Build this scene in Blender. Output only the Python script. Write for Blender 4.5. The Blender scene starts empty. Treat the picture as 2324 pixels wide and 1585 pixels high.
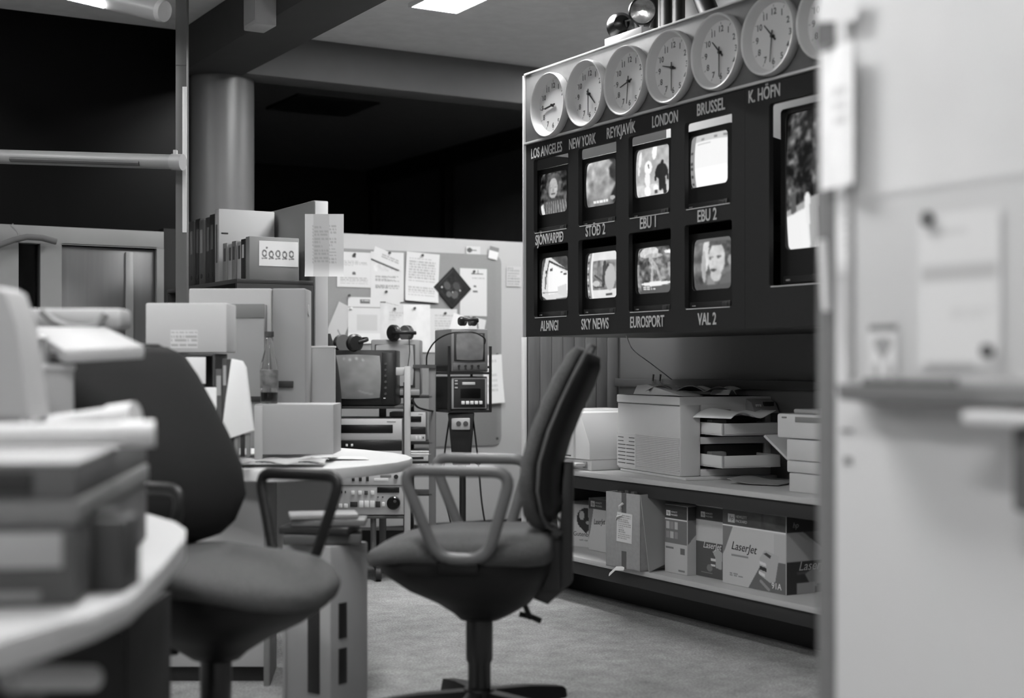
import bpy, bmesh, math, random
import numpy as np
from mathutils import Vector, Matrix
SC = bpy.context.scene
COL = SC.collection
random.seed(7); RNG = np.random.RandomState(5)
PI = math.pi
# ------------------------------------------------------------------ camera, world, exposure
F, CX, CY, H = 3228.0, 1162.0, 832.0, 1.08          # focal length in pixels of a 2324 px wide frame, horizon, eye height
AL = math.radians(30.3); ca, sa = math.cos(AL), math.sin(AL)
cd = bpy.data.cameras.new('camera'); cam = bpy.data.objects.new('camera', cd); COL.objects.link(cam)
cam.location = (0, 0, H); cam.rotation_euler = (PI/2, 0, -AL)
cd.sensor_width = 36; cd.lens = 50.0; cd.shift_y = (CY-792.5)/2324.0
cd.clip_start = 0.05; cd.clip_end = 60
cd.dof.use_dof = True; cd.dof.focus_distance = 6.2; cd.dof.aperture_fstop = 1.7
SC.camera = cam
w = bpy.data.worlds.new('world'); SC.world = w; w.use_nodes = True
w.node_tree.nodes['Background'].inputs[0].default_value = (.5, .5, .5, 1)
w.node_tree.nodes['Background'].inputs[1].default_value = 0.02
SC.view_settings.view_transform = 'Standard'; SC.view_settings.look = 'None'
SC.view_settings.gamma = 1; SC.view_settings.use_curve_mapping = False
SC.view_settings.exposure = 0.0
LAMP = 54.0      # emission strength of the lit ceiling fittings
SCREEN = 1.0

# ------------------------------------------------------------------ helpers: points
def W(px, py, Y):
    l = (px-CX)/F*Y
    return (ca*l+sa*Y, -sa*l+ca*Y, H+(CY-py)/F*Y)
def onU(px, py, u):
    t = (px-CX)/F; return W(px, py, u/(ca*t+sa))
def onV(px, py, v):
    t = (px-CX)/F; return W(px, py, v/(-sa*t+ca))
def onZ(px, py, z):
    return W(px, py, (z-H)*F/(CY-py))

# ------------------------------------------------------------------ helpers: materials
def lin(c):
    c = np.asarray(c, float); return np.where(c <= .04045, c/12.92, ((c+.055)/1.055)**2.4)
_M = {}
def mat(g, rough=.6, noise=0.0, scale=30, bump=0.0, metal=0.0, name=None, coat=0, stretch=None, dark=None):
    key = (g, rough, noise, scale, bump, metal, name, coat, stretch, dark)
    if key in _M: return _M[key]
    m = bpy.data.materials.new(name or 'grey_%d' % round(g*255)); m.use_nodes = True
    nt = m.node_tree; b = nt.nodes['Principled BSDF']; v = float(lin(g))
    b.inputs['Base Color'].default_value = (v, v, v, 1); b.inputs['Roughness'].default_value = rough
    b.inputs['Metallic'].default_value = metal; b.inputs['Coat Weight'].default_value = coat
    if noise or bump:
        tc = nt.nodes.new('ShaderNodeTexCoord'); mp = nt.nodes.new('ShaderNodeMapping')
        if stretch: mp.inputs['Scale'].default_value = stretch
        nz = nt.nodes.new('ShaderNodeTexNoise'); nz.inputs['Scale'].default_value = scale; nz.inputs['Detail'].default_value = 6
        nt.links.new(tc.outputs['Object'], mp.inputs[0]); nt.links.new(mp.outputs[0], nz.inputs[0])
        if noise:
            mr = nt.nodes.new('ShaderNodeMapRange'); mr.inputs['From Min'].default_value = .3; mr.inputs['From Max'].default_value = .7
            mr.inputs['To Min'].default_value = 1-noise; mr.inputs['To Max'].default_value = 1+noise
            mx = nt.nodes.new('ShaderNodeVectorMath'); mx.operation = 'SCALE'; mx.inputs[0].default_value = (v, v, v)
            nt.links.new(nz.outputs[0], mr.inputs[0]); nt.links.new(mr.outputs[0], mx.inputs['Scale'])
            nt.links.new(mx.outputs[0], b.inputs['Base Color'])
        if bump:
            bp = nt.nodes.new('ShaderNodeBump'); bp.inputs['Strength'].default_value = bump; bp.inputs['Distance'].default_value = .003
            nt.links.new(nz.outputs[0], bp.inputs['Height']); nt.links.new(bp.outputs[0], b.inputs['Normal'])
    _M[key] = m; return m
def emit(s, name, v=1.0):
    key = ('e', s, name)
    if key in _M: return _M[key]
    m = bpy.data.materials.new(name); m.use_nodes = True; b = m.node_tree.nodes['Principled BSDF']
    b.inputs['Base Color'].default_value = (.8, .8, .8, 1)
    b.inputs['Emission Color'].default_value = (v, v, v, 1); b.inputs['Emission Strength'].default_value = s
    _M[key] = m; return m
def glass(name, rough=.05, tint=.9):
    key = ('g', name)
    if key in _M: return _M[key]
    m = bpy.data.materials.new(name); m.use_nodes = True; b = m.node_tree.nodes['Principled BSDF']
    b.inputs['Base Color'].default_value = (tint, tint, tint, 1); b.inputs['Roughness'].default_value = rough
    b.inputs['Transmission Weight'].default_value = 1; b.inputs['IOR'].default_value = 1.45
    _M[key] = m; return m
def attr_mat(kind):
    if kind in _M: return _M[kind]
    m = bpy.data.materials.new('printed_surface' if kind == 'print' else 'screen_picture'); m.use_nodes = True
    nt = m.node_tree; b = nt.nodes['Principled BSDF']; a = nt.nodes.new('ShaderNodeAttribute'); a.attribute_name = 'Col'
    if kind == 'print':
        nt.links.new(a.outputs['Color'], b.inputs['Base Color']); b.inputs['Roughness'].default_value = .65
    else:
        b.inputs['Base Color'].default_value = (.02, .02, .02, 1); b.inputs['Roughness'].default_value = .12
        nt.links.new(a.outputs['Color'], b.inputs['Emission Color']); b.inputs['Emission Strength'].default_value = SCREEN
    _M[kind] = m; return m

# ------------------------------------------------------------------ helpers: geometry
class G:
    def __init__(s): s.bm = bmesh.new(); s.M = None
    def _v(s, p):
        p = Vector(p)
        if s.M is not None: p = s.M @ p
        return s.bm.verts.new(p)
    def box(s, x0, x1, y0, y1, z0, z1, bev=0.0, seg=2):
        vs = [s._v((x, y, z)) for z in (z0, z1) for y in (y0, y1) for x in (x0, x1)]
        fs = [(0, 2, 3, 1), (4, 5, 7, 6), (0, 1, 5, 4), (2, 6, 7, 3), (0, 4, 6, 2), (1, 3, 7, 5)]
        faces = [s.bm.faces.new([vs[i] for i in f]) for f in fs]
        if bev:
            es = list({e for f in faces for e in f.edges})
            bmesh.ops.bevel(s.bm, geom=es, offset=bev, segments=seg, profile=.5, affect='EDGES', clamp_overlap=True)
        return s
    def hexa(s, a, b, bev=0.0):      # two quads of 4 points (bottom ccw, top ccw)
        vs = [s._v(p) for p in list(a)+list(b)]
        fs = [(3, 2, 1, 0), (4, 5, 6, 7), (0, 1, 5, 4), (1, 2, 6, 5), (2, 3, 7, 6), (3, 0, 4, 7)]
        faces = [s.bm.faces.new([vs[i] for i in f]) for f in fs]
        if bev:
            es = list({e for f in faces for e in f.edges})
            bmesh.ops.bevel(s.bm, geom=es, offset=bev, segments=2, profile=.5, affect='EDGES', clamp_overlap=True)
        return s
    def prism(s, pts, a0, a1, axis='z', bev=0.0):
        def mk(p, a):
            return {'z': (p[0], p[1], a), 'y': (p[0], a, p[1]), 'x': (a, p[0], p[1])}[axis]
        lo = [s._v(mk(p, a0)) for p in pts]; hi = [s._v(mk(p, a1)) for p in pts]; n = len(pts)
        faces = [s.bm.faces.new(lo[::-1]), s.bm.faces.new(hi)]
        for i in range(n): faces.append(s.bm.faces.new((lo[i], lo[(i+1) % n], hi[(i+1) % n], hi[i])))
        if bev:
            es = list({e for f in faces[:2] for e in f.edges})
            bmesh.ops.bevel(s.bm, geom=es, offset=bev, segments=2, profile=.5, affect='EDGES', clamp_overlap=True)
        return s
    def rings(s, rs, closed=False, cap=True):
        vv = [[s._v(p) for p in r] for r in rs]; n = len(rs[0]); k = len(vv)
        for i in range(k if closed else k-1):
            a, b = vv[i], vv[(i+1) % k]
            for j in range(n):
                s.bm.faces.new((a[j], a[(j+1) % n], b[(j+1) % n], b[j]))
        if cap and not closed:
            s.bm.faces.new(vv[0][::-1]); s.bm.faces.new(vv[-1])
        return s
    def cyl(s, p0, p1, r0, r1=None, n=24):
        r1 = r0 if r1 is None else r1
        p0, p1 = Vector(p0), Vector(p1); d = (p1-p0).normalized()
        a = d.orthogonal().normalized(); b = d.cross(a)
        R = []
        for p, r in ((p0, r0), (p1, r1)):
            R.append([p+a*r*math.cos(t)+b*r*math.sin(t) for t in [2*PI*i/n for i in range(n)]])
        return s.rings(R)
    def tube(s, pts, r, n=10, closed=False, flat=None):
        pts = [Vector(p) for p in pts]; k = len(pts); R = []; up = None
        for i, p in enumerate(pts):
            if closed: d = (pts[(i+1) % k]-pts[i-1]).normalized()
            else: d = (pts[min(i+1, k-1)]-pts[max(i-1, 0)]).normalized()
            if up is None: up = d.orthogonal().normalized() if flat is None else Vector(flat)
            a = (up-d*up.dot(d)); a = a.normalized() if a.length > 1e-6 else d.orthogonal().normalized()
            if flat is None: up = a
            b = d.cross(a)
            ra, rb = (r, r) if not isinstance(r, tuple) else r
            R.append([p+a*ra*math.cos(t)+b*rb*math.sin(t) for t in [2*PI*j/n for j in range(n)]])
        return s.rings(R, closed=closed)
    def lathe(s, prof, n=32, c=(0, 0, 0), axis='z'):
        c = Vector(c); R = []
        for r, h in prof:
            r = max(r, 1e-4); ring = []
            for i in range(n):
                t = 2*PI*i/n; x, y = r*math.cos(t), r*math.sin(t)
                ring.append(c+(Vector((x, y, h)) if axis == 'z' else Vector((x, h, y)) if axis == 'y' else Vector((h, x, y))))
            R.append(ring)
        return s.rings(R)
def smoothpts(pts, r, n=5, closed=True):
    """round the corners of a polyline (3D) with radius-like distance r"""
    P = [Vector(p) for p in pts]; k = len(P); out = []
    for i in range(k):
        if not closed and i in (0, k-1): out.append(P[i]); continue
        a, b, c = P[i-1], P[i], P[(i+1) % k]
        d1 = (a-b); d2 = (c-b); q = min(r, d1.length*.48, d2.length*.48)
        s0 = b+d1.normalized()*q; s1 = b+d2.normalized()*q
        for j in range(n+1):
            t = j/n; out.append(s0*(1-t)**2+b*2*t*(1-t)+s1*t*t)
    return out
def link(name, me, m, parent=None, sharp=35):
    o = bpy.data.objects.new(name, me); COL.objects.link(o)
    if m: me.materials.append(m)
    if sharp is not None:
        me.shade_smooth(); me.set_sharp_from_angle(angle=math.radians(sharp))
    if parent: o.parent = parent
    return o
def part(g, name, m, parent=None, label=None, sharp=35, kind=None):
    bmesh.ops.recalc_face_normals(g.bm, faces=g.bm.faces[:])
    me = bpy.data.meshes.new(name); g.bm.to_mesh(me); g.bm.free()
    o = link(name, me, m, parent, sharp)
    if label: o['label'] = label
    if kind: o['kind'] = kind
    return o
def tag(o, label, cat, group=None):
    o['label'] = label; o['category'] = cat
    if group: o['group'] = group
    return o
def thing(name, label, cat, loc, rotz=0, group=None):
    o = bpy.data.objects.new(name, None); COL.objects.link(o); o.empty_display_size = .05
    o.location = loc; o.rotation_euler = (0, 0, rotz)
    return tag(o, label, cat, group)
def one(g, name, m, label, cat, loc=(0, 0, 0), rot=(0, 0, 0), group=None, sharp=35):
    o = part(g, name, m, None, None, sharp); o.location = loc; o.rotation_euler = rot
    return tag(o, label, cat, group)
def struct(g, name, m, label=None):
    o = part(g, name, m); o['kind'] = 'structure'
    if label: o['label'] = label
    return o
CAMR = -AL          # rotation of things that face the camera squarely
WALLR = -PI/2       # rotation of things whose front looks away from the right-hand wall
def camthing(name, label, cat, px, Y, z, rot=0, group=None):
    x, y, _ = W(px, CY, Y); o = thing(name, label, cat, (x, y, z), CAMR+rot, group)
    o_T[o.name] = (px, Y, z); return o
o_T = {}
def L(T, px, py, Y):                 # pixel at depth -> local coordinates of a camera-facing thing T=(px,Y,z)
    return ((px-CX)/F*Y-(T[0]-CX)/F*T[1], Y-T[1], H+(CY-py)/F*Y-T[2])
def rb(g, T, x0, x1, y0, y1, Y, d, bev=.003):
    a = L(T, x0, y1, Y); b = L(T, x1, y0, Y)
    g.box(a[0], b[0], a[1], a[1]+d, a[2], b[2], bev); return g
def text(s, size, m, parent, loc, name='lettering', align='CENTER', ext=.0008, sx=1.0, shear=0.0, rot=None, tilt=0, bold=0.0, font_off=0):
    cu = bpy.data.curves.new('t', 'FONT'); cu.body = s; cu.size = size; cu.align_x = align; cu.align_y = 'CENTER'
    cu.extrude = ext; cu.offset = bold; cu.shear = shear; cu.resolution_u = 3
    ob = bpy.data.objects.new('t', cu); COL.objects.link(ob)
    me = bpy.data.meshes.new_from_object(ob); bpy.data.objects.remove(ob)
    me.transform(Matrix.Translation(loc) @ (rot or Matrix()) @ Matrix.Rotation(PI/2, 4, 'X') @ Matrix.Rotation(tilt, 4, 'Z') @ Matrix.Diagonal((sx, 1, 1, 1)))
    me.materials.clear(); return link(name, me, m, parent, None)

class Cv:                            # a small raster to print on papers, boxes and screens
    def __init__(s, w, h, bg): s.w, s.h = w, h; s.a = np.full((h, w), float(bg)); s.X, s.Y = np.meshgrid((np.arange(w)+.5)/w, (np.arange(h)+.5)/h)
    def rect(s, x0, x1, y0, y1, c): s.a[(s.X >= x0) & (s.X <= x1) & (s.Y >= y0) & (s.Y <= y1)] = c; return s
    def ell(s, cx, cy, rx, ry, c, rot=0):
        dx, dy = s.X-cx, s.Y-cy
        if rot: dx, dy = dx*math.cos(rot)+dy*math.sin(rot), -dx*math.sin(rot)+dy*math.cos(rot)
        s.a[(dx/rx)**2+(dy/ry)**2 <= 1] = c; return s
    def ring(s, cx, cy, rx, ry, th, c):
        q = np.sqrt(((s.X-cx)/rx)**2+((s.Y-cy)/ry)**2); s.a[(q <= 1) & (q >= 1-th)] = c; return s
    def poly(s, pts, c):
        ins = np.zeros_like(s.a, bool); n = len(pts)
        for i in range(n):
            x1, y1 = pts[i]; x2, y2 = pts[(i+1) % n]
            if y1 == y2: continue
            k = ((y1 > s.Y) != (y2 > s.Y)) & (s.X < (x2-x1)*(s.Y-y1)/(y2-y1)+x1); ins ^= k
        s.a[ins] = c; return s
    def line(s, x1, y1, x2, y2, t, c):
        dx, dy = x2-x1, y2-y1; q = np.clip(((s.X-x1)*dx+(s.Y-y1)*dy)/(dx*dx+dy*dy+1e-9), 0, 1)
        s.a[np.hypot(s.X-x1-q*dx, s.Y-y1-q*dy) <= t] = c; return s
    def noise(s, amp, k=8, x0=0, x1=1, y0=0, y1=1):
        out = np.zeros_like(s.a); f = k; am = amp
        for _ in range(3):
            g = RNG.rand(int(f)+2, int(f)+2)-.5; xi = s.X*f; yi = s.Y*f
            i, j = np.floor(xi).astype(int), np.floor(yi).astype(int); fx, fy = xi-i, yi-j
            fx = fx*fx*(3-2*fx); fy = fy*fy*(3-2*fy)
            out += am*2*((g[j, i]*(1-fx)+g[j, i+1]*fx)*(1-fy)+(g[j+1, i]*(1-fx)+g[j+1, i+1]*fx)*fy)
            f *= 2; am *= .5
        k2 = (s.X >= x0) & (s.X <= x1) & (s.Y >= y0) & (s.Y <= y1); s.a[k2] += out[k2]; return s
    def words(s, x0, x1, y0, y1, n, c, fill=.55):
        st = (y1-y0)/n
        for i in range(n):
            y = y0+i*st; x = x0; end = x1 if RNG.rand() < .75 else x0+(x1-x0)*RNG.uniform(.4, .9)
            while x < end:
                wd = RNG.uniform(.03, .11); s.rect(x, min(x+wd, end), y, y+st*fill, c); x += wd+.02
        return s
    def blur(s, k=1):
        for _ in range(k):
            p = np.pad(s.a, 1, mode='edge'); s.a = (p[1:-1, 1:-1]*2+p[:-2, 1:-1]+p[2:, 1:-1]+p[1:-1, :-2]+p[1:-1, 2:])/6
        return s
def picture(cv, w, h, name, parent, loc=(0, 0, 0), kind='print', bulge=0.0, curl=None, rotz=0, roty=0, label=None, rotx=0):
    """the raster as a grid facing local -y; loc is its centre"""
    nx, ny = cv.w, cv.h
    X, Z = np.meshgrid((np.arange(nx)/(nx-1)-.5), (.5-np.arange(ny)/(ny-1)))
    x, z = X*w, Z*h
    if bulge:                         # picture tube: edges bow outwards, face domed
        x = X*w*(1+.06*(1-(2*Z)**2)); z = Z*h*(1+.06*(1-(2*X)**2))
    y = -bulge*(1-(2*X)**2*.5-(2*Z)**2*.5)
    if curl is not None: y = y+curl(X, Z)
    co = np.stack([x, y, z], -1).reshape(-1, 3)
    idx = np.arange(nx*ny).reshape(ny, nx)
    fc = np.stack([idx[:-1, :-1], idx[1:, :-1], idx[1:, 1:], idx[:-1, 1:]], -1).reshape(-1, 4)
    me = bpy.data.meshes.new(name); me.from_pydata(co.tolist(), [], fc.tolist())
    at = me.color_attributes.new('Col', 'FLOAT_COLOR', 'POINT'); v = lin(np.clip(cv.a, 0, 1)).reshape(-1)
    at.data.foreach_set('color', np.stack([v, v, v, np.ones_like(v)], -1).astype(np.float32).reshape(-1))
    o = link(name, me, attr_mat(kind), parent, None); me.shade_smooth()
    o.location = loc; o.rotation_euler = (rotx, roty, rotz)
    if label: o['label'] = label
    return o
def copy_tree(o, parent=None):
    c = o.copy(); COL.objects.link(c); c.parent = parent
    for ch in list(o.children): copy_tree(ch, c)
    return c

# ------------------------------------------------------------------ shared materials
M_wall = mat(.70, .85, .03, 6); M_ceil = mat(.84, .9, .05, 14, .15); M_beamc = mat(.38, .85, .04, 10)
M_black = mat(.10, .45); M_dark = mat(.16, .5); M_dkgrey = mat(.27, .5); M_mid = mat(.5, .55); M_lt = mat(.72, .5)
M_white = mat(.86, .55); M_paper = mat(.9, .8); M_beige = mat(.76, .45, .02, 5); M_steel = mat(.62, .35, metal=.7)
M_fabric = mat(.31, .95, .35, 260, .5, name='woven_fabric'); M_plastic = mat(.085, .5, name='black_plastic')
M_arm = mat(.36, .35, name='grey_plastic_arm'); M_card = mat(.62, .8, .05, 40)
M_bglass = mat(.03, .35, name='black_glass')
for m_, sp_ in ((M_bglass, .12), (M_plastic, .3)): m_.node_tree.nodes['Principled BSDF'].inputs['Specular IOR Level'].default_value = sp_
# ------------------------------------------------------------------ the room
fm = bpy.data.materials.new('grey_carpet'); fm.use_nodes = True
nt = fm.node_tree; b = nt.nodes['Principled BSDF']; b.inputs['Roughness'].default_value = .95
tc = nt.nodes.new('ShaderNodeTexCoord'); n1 = nt.nodes.new('ShaderNodeTexNoise'); n1.inputs['Scale'].default_value = 9; n1.inputs['Detail'].default_value = 8; n1.inputs['Roughness'].default_value = .75
n2 = nt.nodes.new('ShaderNodeTexNoise'); n2.inputs['Scale'].default_value = 120
mixn = nt.nodes.new('ShaderNodeMath'); mixn.operation = 'MULTIPLY'
cr = nt.nodes.new('ShaderNodeValToRGB'); cr.color_ramp.elements[0].position = .14; cr.color_ramp.elements[1].position = .38
cr.color_ramp.elements[0].color = (.17,)*3+(1,); cr.color_ramp.elements[1].color = (.38,)*3+(1,)
for n in (n1, n2): nt.links.new(tc.outputs['Object'], n.inputs[0])
nt.links.new(n1.outputs[0], mixn.inputs[0]); nt.links.new(n2.outputs[0], mixn.inputs[1]); nt.links.new(mixn.outputs[0], cr.inputs[0])
nt.links.new(cr.outputs[0], b.inputs['Base Color'])
bp = nt.nodes.new('ShaderNodeBump'); bp.inputs['Strength'].default_value = .4; bp.inputs['Distance'].default_value = .004
nt.links.new(n2.outputs[0], bp.inputs['Height']); nt.links.new(bp.outputs[0], b.inputs['Normal'])
struct(G().box(-4.5, 6.2, -3, 13, -.1, 0), 'floor', fm)
struct(G().box(-4.5, 6.2, -3, 7.6, 2.9, 3.0), 'ceiling', M_ceil)
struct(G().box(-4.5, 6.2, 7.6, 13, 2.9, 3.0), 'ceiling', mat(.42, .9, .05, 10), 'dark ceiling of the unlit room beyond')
struct(G().box(4.05, 4.15, -3, 5.86, 0, 2.25).box(4.05, 4.15, -3, 5.56, 2.25, 2.9), 'wall_right', M_wall)
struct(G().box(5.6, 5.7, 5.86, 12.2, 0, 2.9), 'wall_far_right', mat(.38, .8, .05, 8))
struct(G().box(4.15, 5.7, 5.80, 5.86, 0, 2.9), 'wall_return', mat(.5, .8))
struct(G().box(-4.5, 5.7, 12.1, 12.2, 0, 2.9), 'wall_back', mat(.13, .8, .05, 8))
struct(G().box(-4.6, -4.5, -3, 12.2, 0, 2.9), 'wall_left', M_wall)
struct(G().box(-4.5, 4.05, -3.1, -3, 0, 2.9), 'wall_front', M_wall)
struct(G().box(2.33, 2.65, -3, 9.5, 2.67, 2.9, .006), 'trim_ceiling_beam', mat(.24, .85, .04, 10), 'dark concrete beam running along the ceiling')
struct(G().box(2.65, 5.6, 7.39, 7.6, 2.67, 2.9, .006), 'trim_cross_beam', M_beamc, 'lighter cross beam in front of the unlit room')
# dark mullions of the far right wall, recessed ceiling panels of the dark room
for n, v in enumerate((12.05, 10.6, 9.2, 7.9)):
    struct(G().box(5.52, 5.6, v-.05, v+.05, 0, 2.9, .004), 'trim_mullion', M_black)
struct(G().box(5.5, 5.6, 7.6, 12.1, 2.76, 2.9, .004), 'trim_top_rail', M_black)
g = G().box(3.55, 4.15, 8.9, 9.5, 2.885, 2.9); struct(g, 'trim_unlit_panel', M_black)
# round column
o = one(G().cyl((0, 0, 0), (0, 0, 2.67), .185, n=48), 'round_column', mat(.41, .36, .04, 5), 'round concrete column under the ceiling beam, behind the binder shelf', 'column', W(500, CY, 7.9)[:2]+(0,))
# left far wall: timber wall with a door and a narrow window, dark glass above
VF = 7.45
ga = G()
def fw(x0, x1, y0, y1):              # rectangle on the plane v=VF
    a, c = onV(x0, y1, VF), onV(x1, y0, VF); return a[0], c[0], a[2], c[2]
ZT = 1.795
x40, x90 = onV(42, 600, VF)[0], onV(92, 600, VF)[0]; x140, x355 = onV(140, 600, VF)[0], onV(356, 600, VF)[0]; x370 = onV(372, 600, VF)[0]
zw = onV(60, 552, VF)[2]; zd = onV(250, 557, VF)[2]
g = G().box(-4.5, x370, VF, VF+.08, zw, ZT, .003).box(-4.5, x40, VF, VF+.08, 0, zw).box(x90, x140, VF, VF+.08, 0, zw).box(x355, x370, VF, VF+.08, 0, zw)
g.box(x40, x90, VF, VF+.08, 0, 1.0).box(x140, x355, VF, VF+.08, zd, zw)
wl = struct(g, 'wall_far_left', mat(.52, .6, .04, 8))
g = G().box(x40, x90, VF+.06, VF+.07, 1.0, zw); w1 = struct(g, 'window_1', glass('dark_glass', .05, .5))
g = G().box(x40+.10, x40+.14, VF+.02, VF+.05, 1.0, zw).box(x40+.16, x90-.01, VF+.09, VF+.12, 1.0, 1.45); part(g, 'window_frame', M_black, w1)
g = G().box(x140+.004, x355-.004, VF+.03, VF+.07, .01, zd-.01, .003)
d1 = struct(g, 'door_1', mat(.38, .35, .05, 3, stretch=(20, 20, 1)))
part(G().box(x355-.16, x355-.12, VF+.015, VF+.03, .1, zd-.03, .003), 'glazing_bar', mat(.55, .4), d1)
part(G().cyl((x355-.09, VF+.03, 1.02), (x355-.09, VF-.02, 1.02), .012).cyl((x355-.09, VF-.02, 1.02), (x355-.2, VF-.02, 1.02), .009), 'door_handle', M_steel, d1)
g = G().box(-4.5, x370+.14, VF+.1, VF+.11, ZT, 2.9)
pane = struct(g, 'window_2', M_bglass, 'black glazing above the timber wall')
for x in (-3.3, -1.6, -.1, 1.25): part(G().box(x-.012, x+.012, VF+.085, VF+.1, ZT, 2.9), 'glazing_bar', mat(.17, .4), pane)
struct(G().box(x370+.004, x370+.14, VF+.02, VF+.1, 0, ZT+.02), 'wall_dark_gap', mat(.08, .7))  # near-black panel painted in for the dark of the gap here
# far partition with the pinboard
VP = 7.73
xl, xr = 2.2, 4.602
g = G().box(xl, xr, VP, VP+.05, .12, 1.865, .004)
pt = struct(g, 'wall_partition', mat(.69, .6, .02, 4), 'light grey partition panel behind the editing equipment')
struct(G().box(xl, xr, VP-.012, VP+.05, 0, .12, .003), 'baseboard_partition', M_black)
# shelf unit end panel with vertical boards
# ------------------------------------------------------------------ ceiling fittings
def fitting(name, label, u0, u1, v0, v1, lit=1.0):
    t = thing(name, label, 'ceiling light', ((u0+u1)/2, (v0+v1)/2, 2.9))
    hu, hv = (u1-u0)/2, (v1-v0)/2
    g = G(); f = .012
    g.box(-hu-f, hu+f, -hv-f, -hv, -.02, 0).box(-hu-f, hu+f, hv, hv+f, -.02, 0).box(-hu-f, -hu, -hv, hv, -.02, 0).box(hu, hu+f, -hv, hv, -.02, 0)
    part(g, 'frame', M_white, t)
    part(G().box(-hu, hu, -hv, hv, -.015, -.005), 'diffuser', emit(LAMP*lit, 'lit_diffuser'), t)
    return t
fitting('ceiling_light', 'bright ceiling light panel over the end of the clock board', 3.16, 3.415, 5.2, 6.405)
fitting('ceiling_light', 'ceiling light panel left of the beam, nearest the far timber wall', -.3, -.05, 5.0, 6.2)
fitting('ceiling_light', 'short added light panel out of view, brightening the first clocks', 2.88, 3.12, 5.25, 5.72, 1.6)  # lamp added out of view to brighten the first clocks
fitting('ceiling_light', 'added light panel hidden behind the monitor wall, brightening the pinboard', 4.75, 5.0, 5.95, 7.0)  # hidden lamp added to brighten the pinboard partition
fitting('ceiling_light', 'ceiling light panel over the middle of the room', .9, 1.2, 2.2, 3.4)
fitting('ceiling_light', 'ceiling light panel behind the camera', -.6, -.3, -.6, .6)
fitting('ceiling_light', 'ceiling light panel over the left desks', -2.6, -2.3, 2.2, 3.4)
# ------------------------------------------------------------------ the monitor wall
V0 = 5.412; UP = 3.23; ZB = 1.212; ZM = 2.058; ZTOP = 2.366; VE = 2.9
t = thing('monitor_wall', 'long dark display cabinet of television monitors with a grey clock board along its top', 'display cabinet', (UP, V0, 0), WALLR)
mw = t
LEN = V0-VE
def rrect(x0, x1, z0, z1, r=.012, n=4):
    out = []
    for cx, cz, a0 in ((x1-r, z1-r, 0), (x0+r, z1-r, PI/2), (x0+r, z0+r, PI), (x1-r, z0+r, 1.5*PI)):
        for i in range(n+1):
            a = a0+PI/2*i/n; out.append((cx+r*math.cos(a), cz+r*math.sin(a)))
    return out
def board(outer, holes, th, m, name, parent, y0=0, bev=.001):
    cu = bpy.data.curves.new('b', 'CURVE'); cu.dimensions = '2D'; cu.fill_mode = 'BOTH'; cu.extrude = th/2-bev; cu.bevel_depth = bev; cu.bevel_resolution = 0
    for pl in [outer]+holes:
        sp = cu.splines.new('POLY'); sp.points.add(len(pl)-1)
        for i, p in enumerate(pl): sp.points[i].co = (p[0], p[1], 0, 1)
        sp.use_cyclic_u = True
    ob = bpy.data.objects.new('b', cu); COL.objects.link(ob); me = bpy.data.meshes.new_from_object(ob); bpy.data.objects.remove(ob)
    me.transform(Matrix.Translation((0, y0+th/2, 0)) @ Matrix.Rotation(PI/2, 4, 'X')); me.materials.clear()
    return link(name, me, m, parent, 30)
HV = [(5.340, 5.058), (4.981, 4.701), (4.617, 4.338), (4.254, 3.976)]
ROW = [(1.663, 1.986), (1.293, 1.606)]
HX = [(V0-a, V0-b) for a, b in HV]
JX = V0-3.906
M_panel = mat(.125, .6, .05, 40, name='dark_panel_paint'); M_panel.node_tree.nodes['Principled BSDF'].inputs['Specular IOR Level'].default_value = .25
holes = [rrect(a, b, z0, z1) for a, b in HX for z0, z1 in ROW]
board([(0.008, ZB), (JX, ZB), (JX, ZM), (0.008, ZM)], holes, .02, M_panel, 'front_panel', t)
board([(JX+.003, ZB), (LEN, ZB), (LEN, ZM), (JX+.003, ZM)], [rrect(V0-3.777, V0-3.15, 1.354, 1.983)], .02, M_panel, 'front_panel', t)
part(G().box(.008, LEN, -.004, .02, ZM+.012, ZTOP, .002), 'clock_board', mat(.33, .5, .10, 18, name='clock_board_grey'), t, 'grey board that carries the clocks')
part(G().box(.008, LEN, -.012, .022, ZM+.001, ZM+.011, .001), 'divider_strip', mat(.7, .35, metal=.3), t, 'thin bright metal strip')
part(G().box(0, .008, -.014, .06, ZB, ZTOP, .001), 'edge_trim', mat(.8, .4), t, 'light edge trim')
part(G().box(.008, LEN, -.012, .04, ZTOP, ZTOP+.008, .001), 'top_trim', mat(.72, .4), t)
part(G().box(.01, LEN, .02, .70, ZB, ZB+.02), 'bottom_board', M_dark, t)
part(G().box(.01, JX, .02, .50, 1.635, 1.655), 'middle_board', M_dark, t)
part(G().box(.008, .02, .02, .56, ZB+.02, 2.02), 'side_panel', M_dark, t)  # dark side added to block the lit boards seen through the openings
part(G().box(.02, JX, .50, .51, ZB+.02, 1.655).box(.01, .37, .50, .51, 1.655, 2.2), 'shade_baffle', M_dark, t)  # dark sheets added so the gaps around the monitors read as shade
part(G().box(.37, JX, .50, .51, 1.66, 2.3), 'dimming_board', mat(.62, .6), t)  # grey board added to dim the lit wall above the monitors
part(G().box(JX, LEN, .62, .63, ZB+.02, 1.96), 'shade_baffle', M_dark, t)  # dark sheet added for the shade inside the big opening
for a, b in HX:                                            # bare cut edges, painted pale for the light caught at each opening's foot
    for z0, z1 in ROW: part(G().box(a+.012, b-.012, -.001, .021, z0-.002, z0+.0012), 'sill_edge_highlight', mat(.72, .4), t)
part(G().box(V0-3.777+.01, V0-3.17, -.001, .021, 1.352, 1.3552), 'sill_edge_highlight', mat(.72, .4), t)
M_let = mat(.70, .6, name='silver_lettering')
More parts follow.
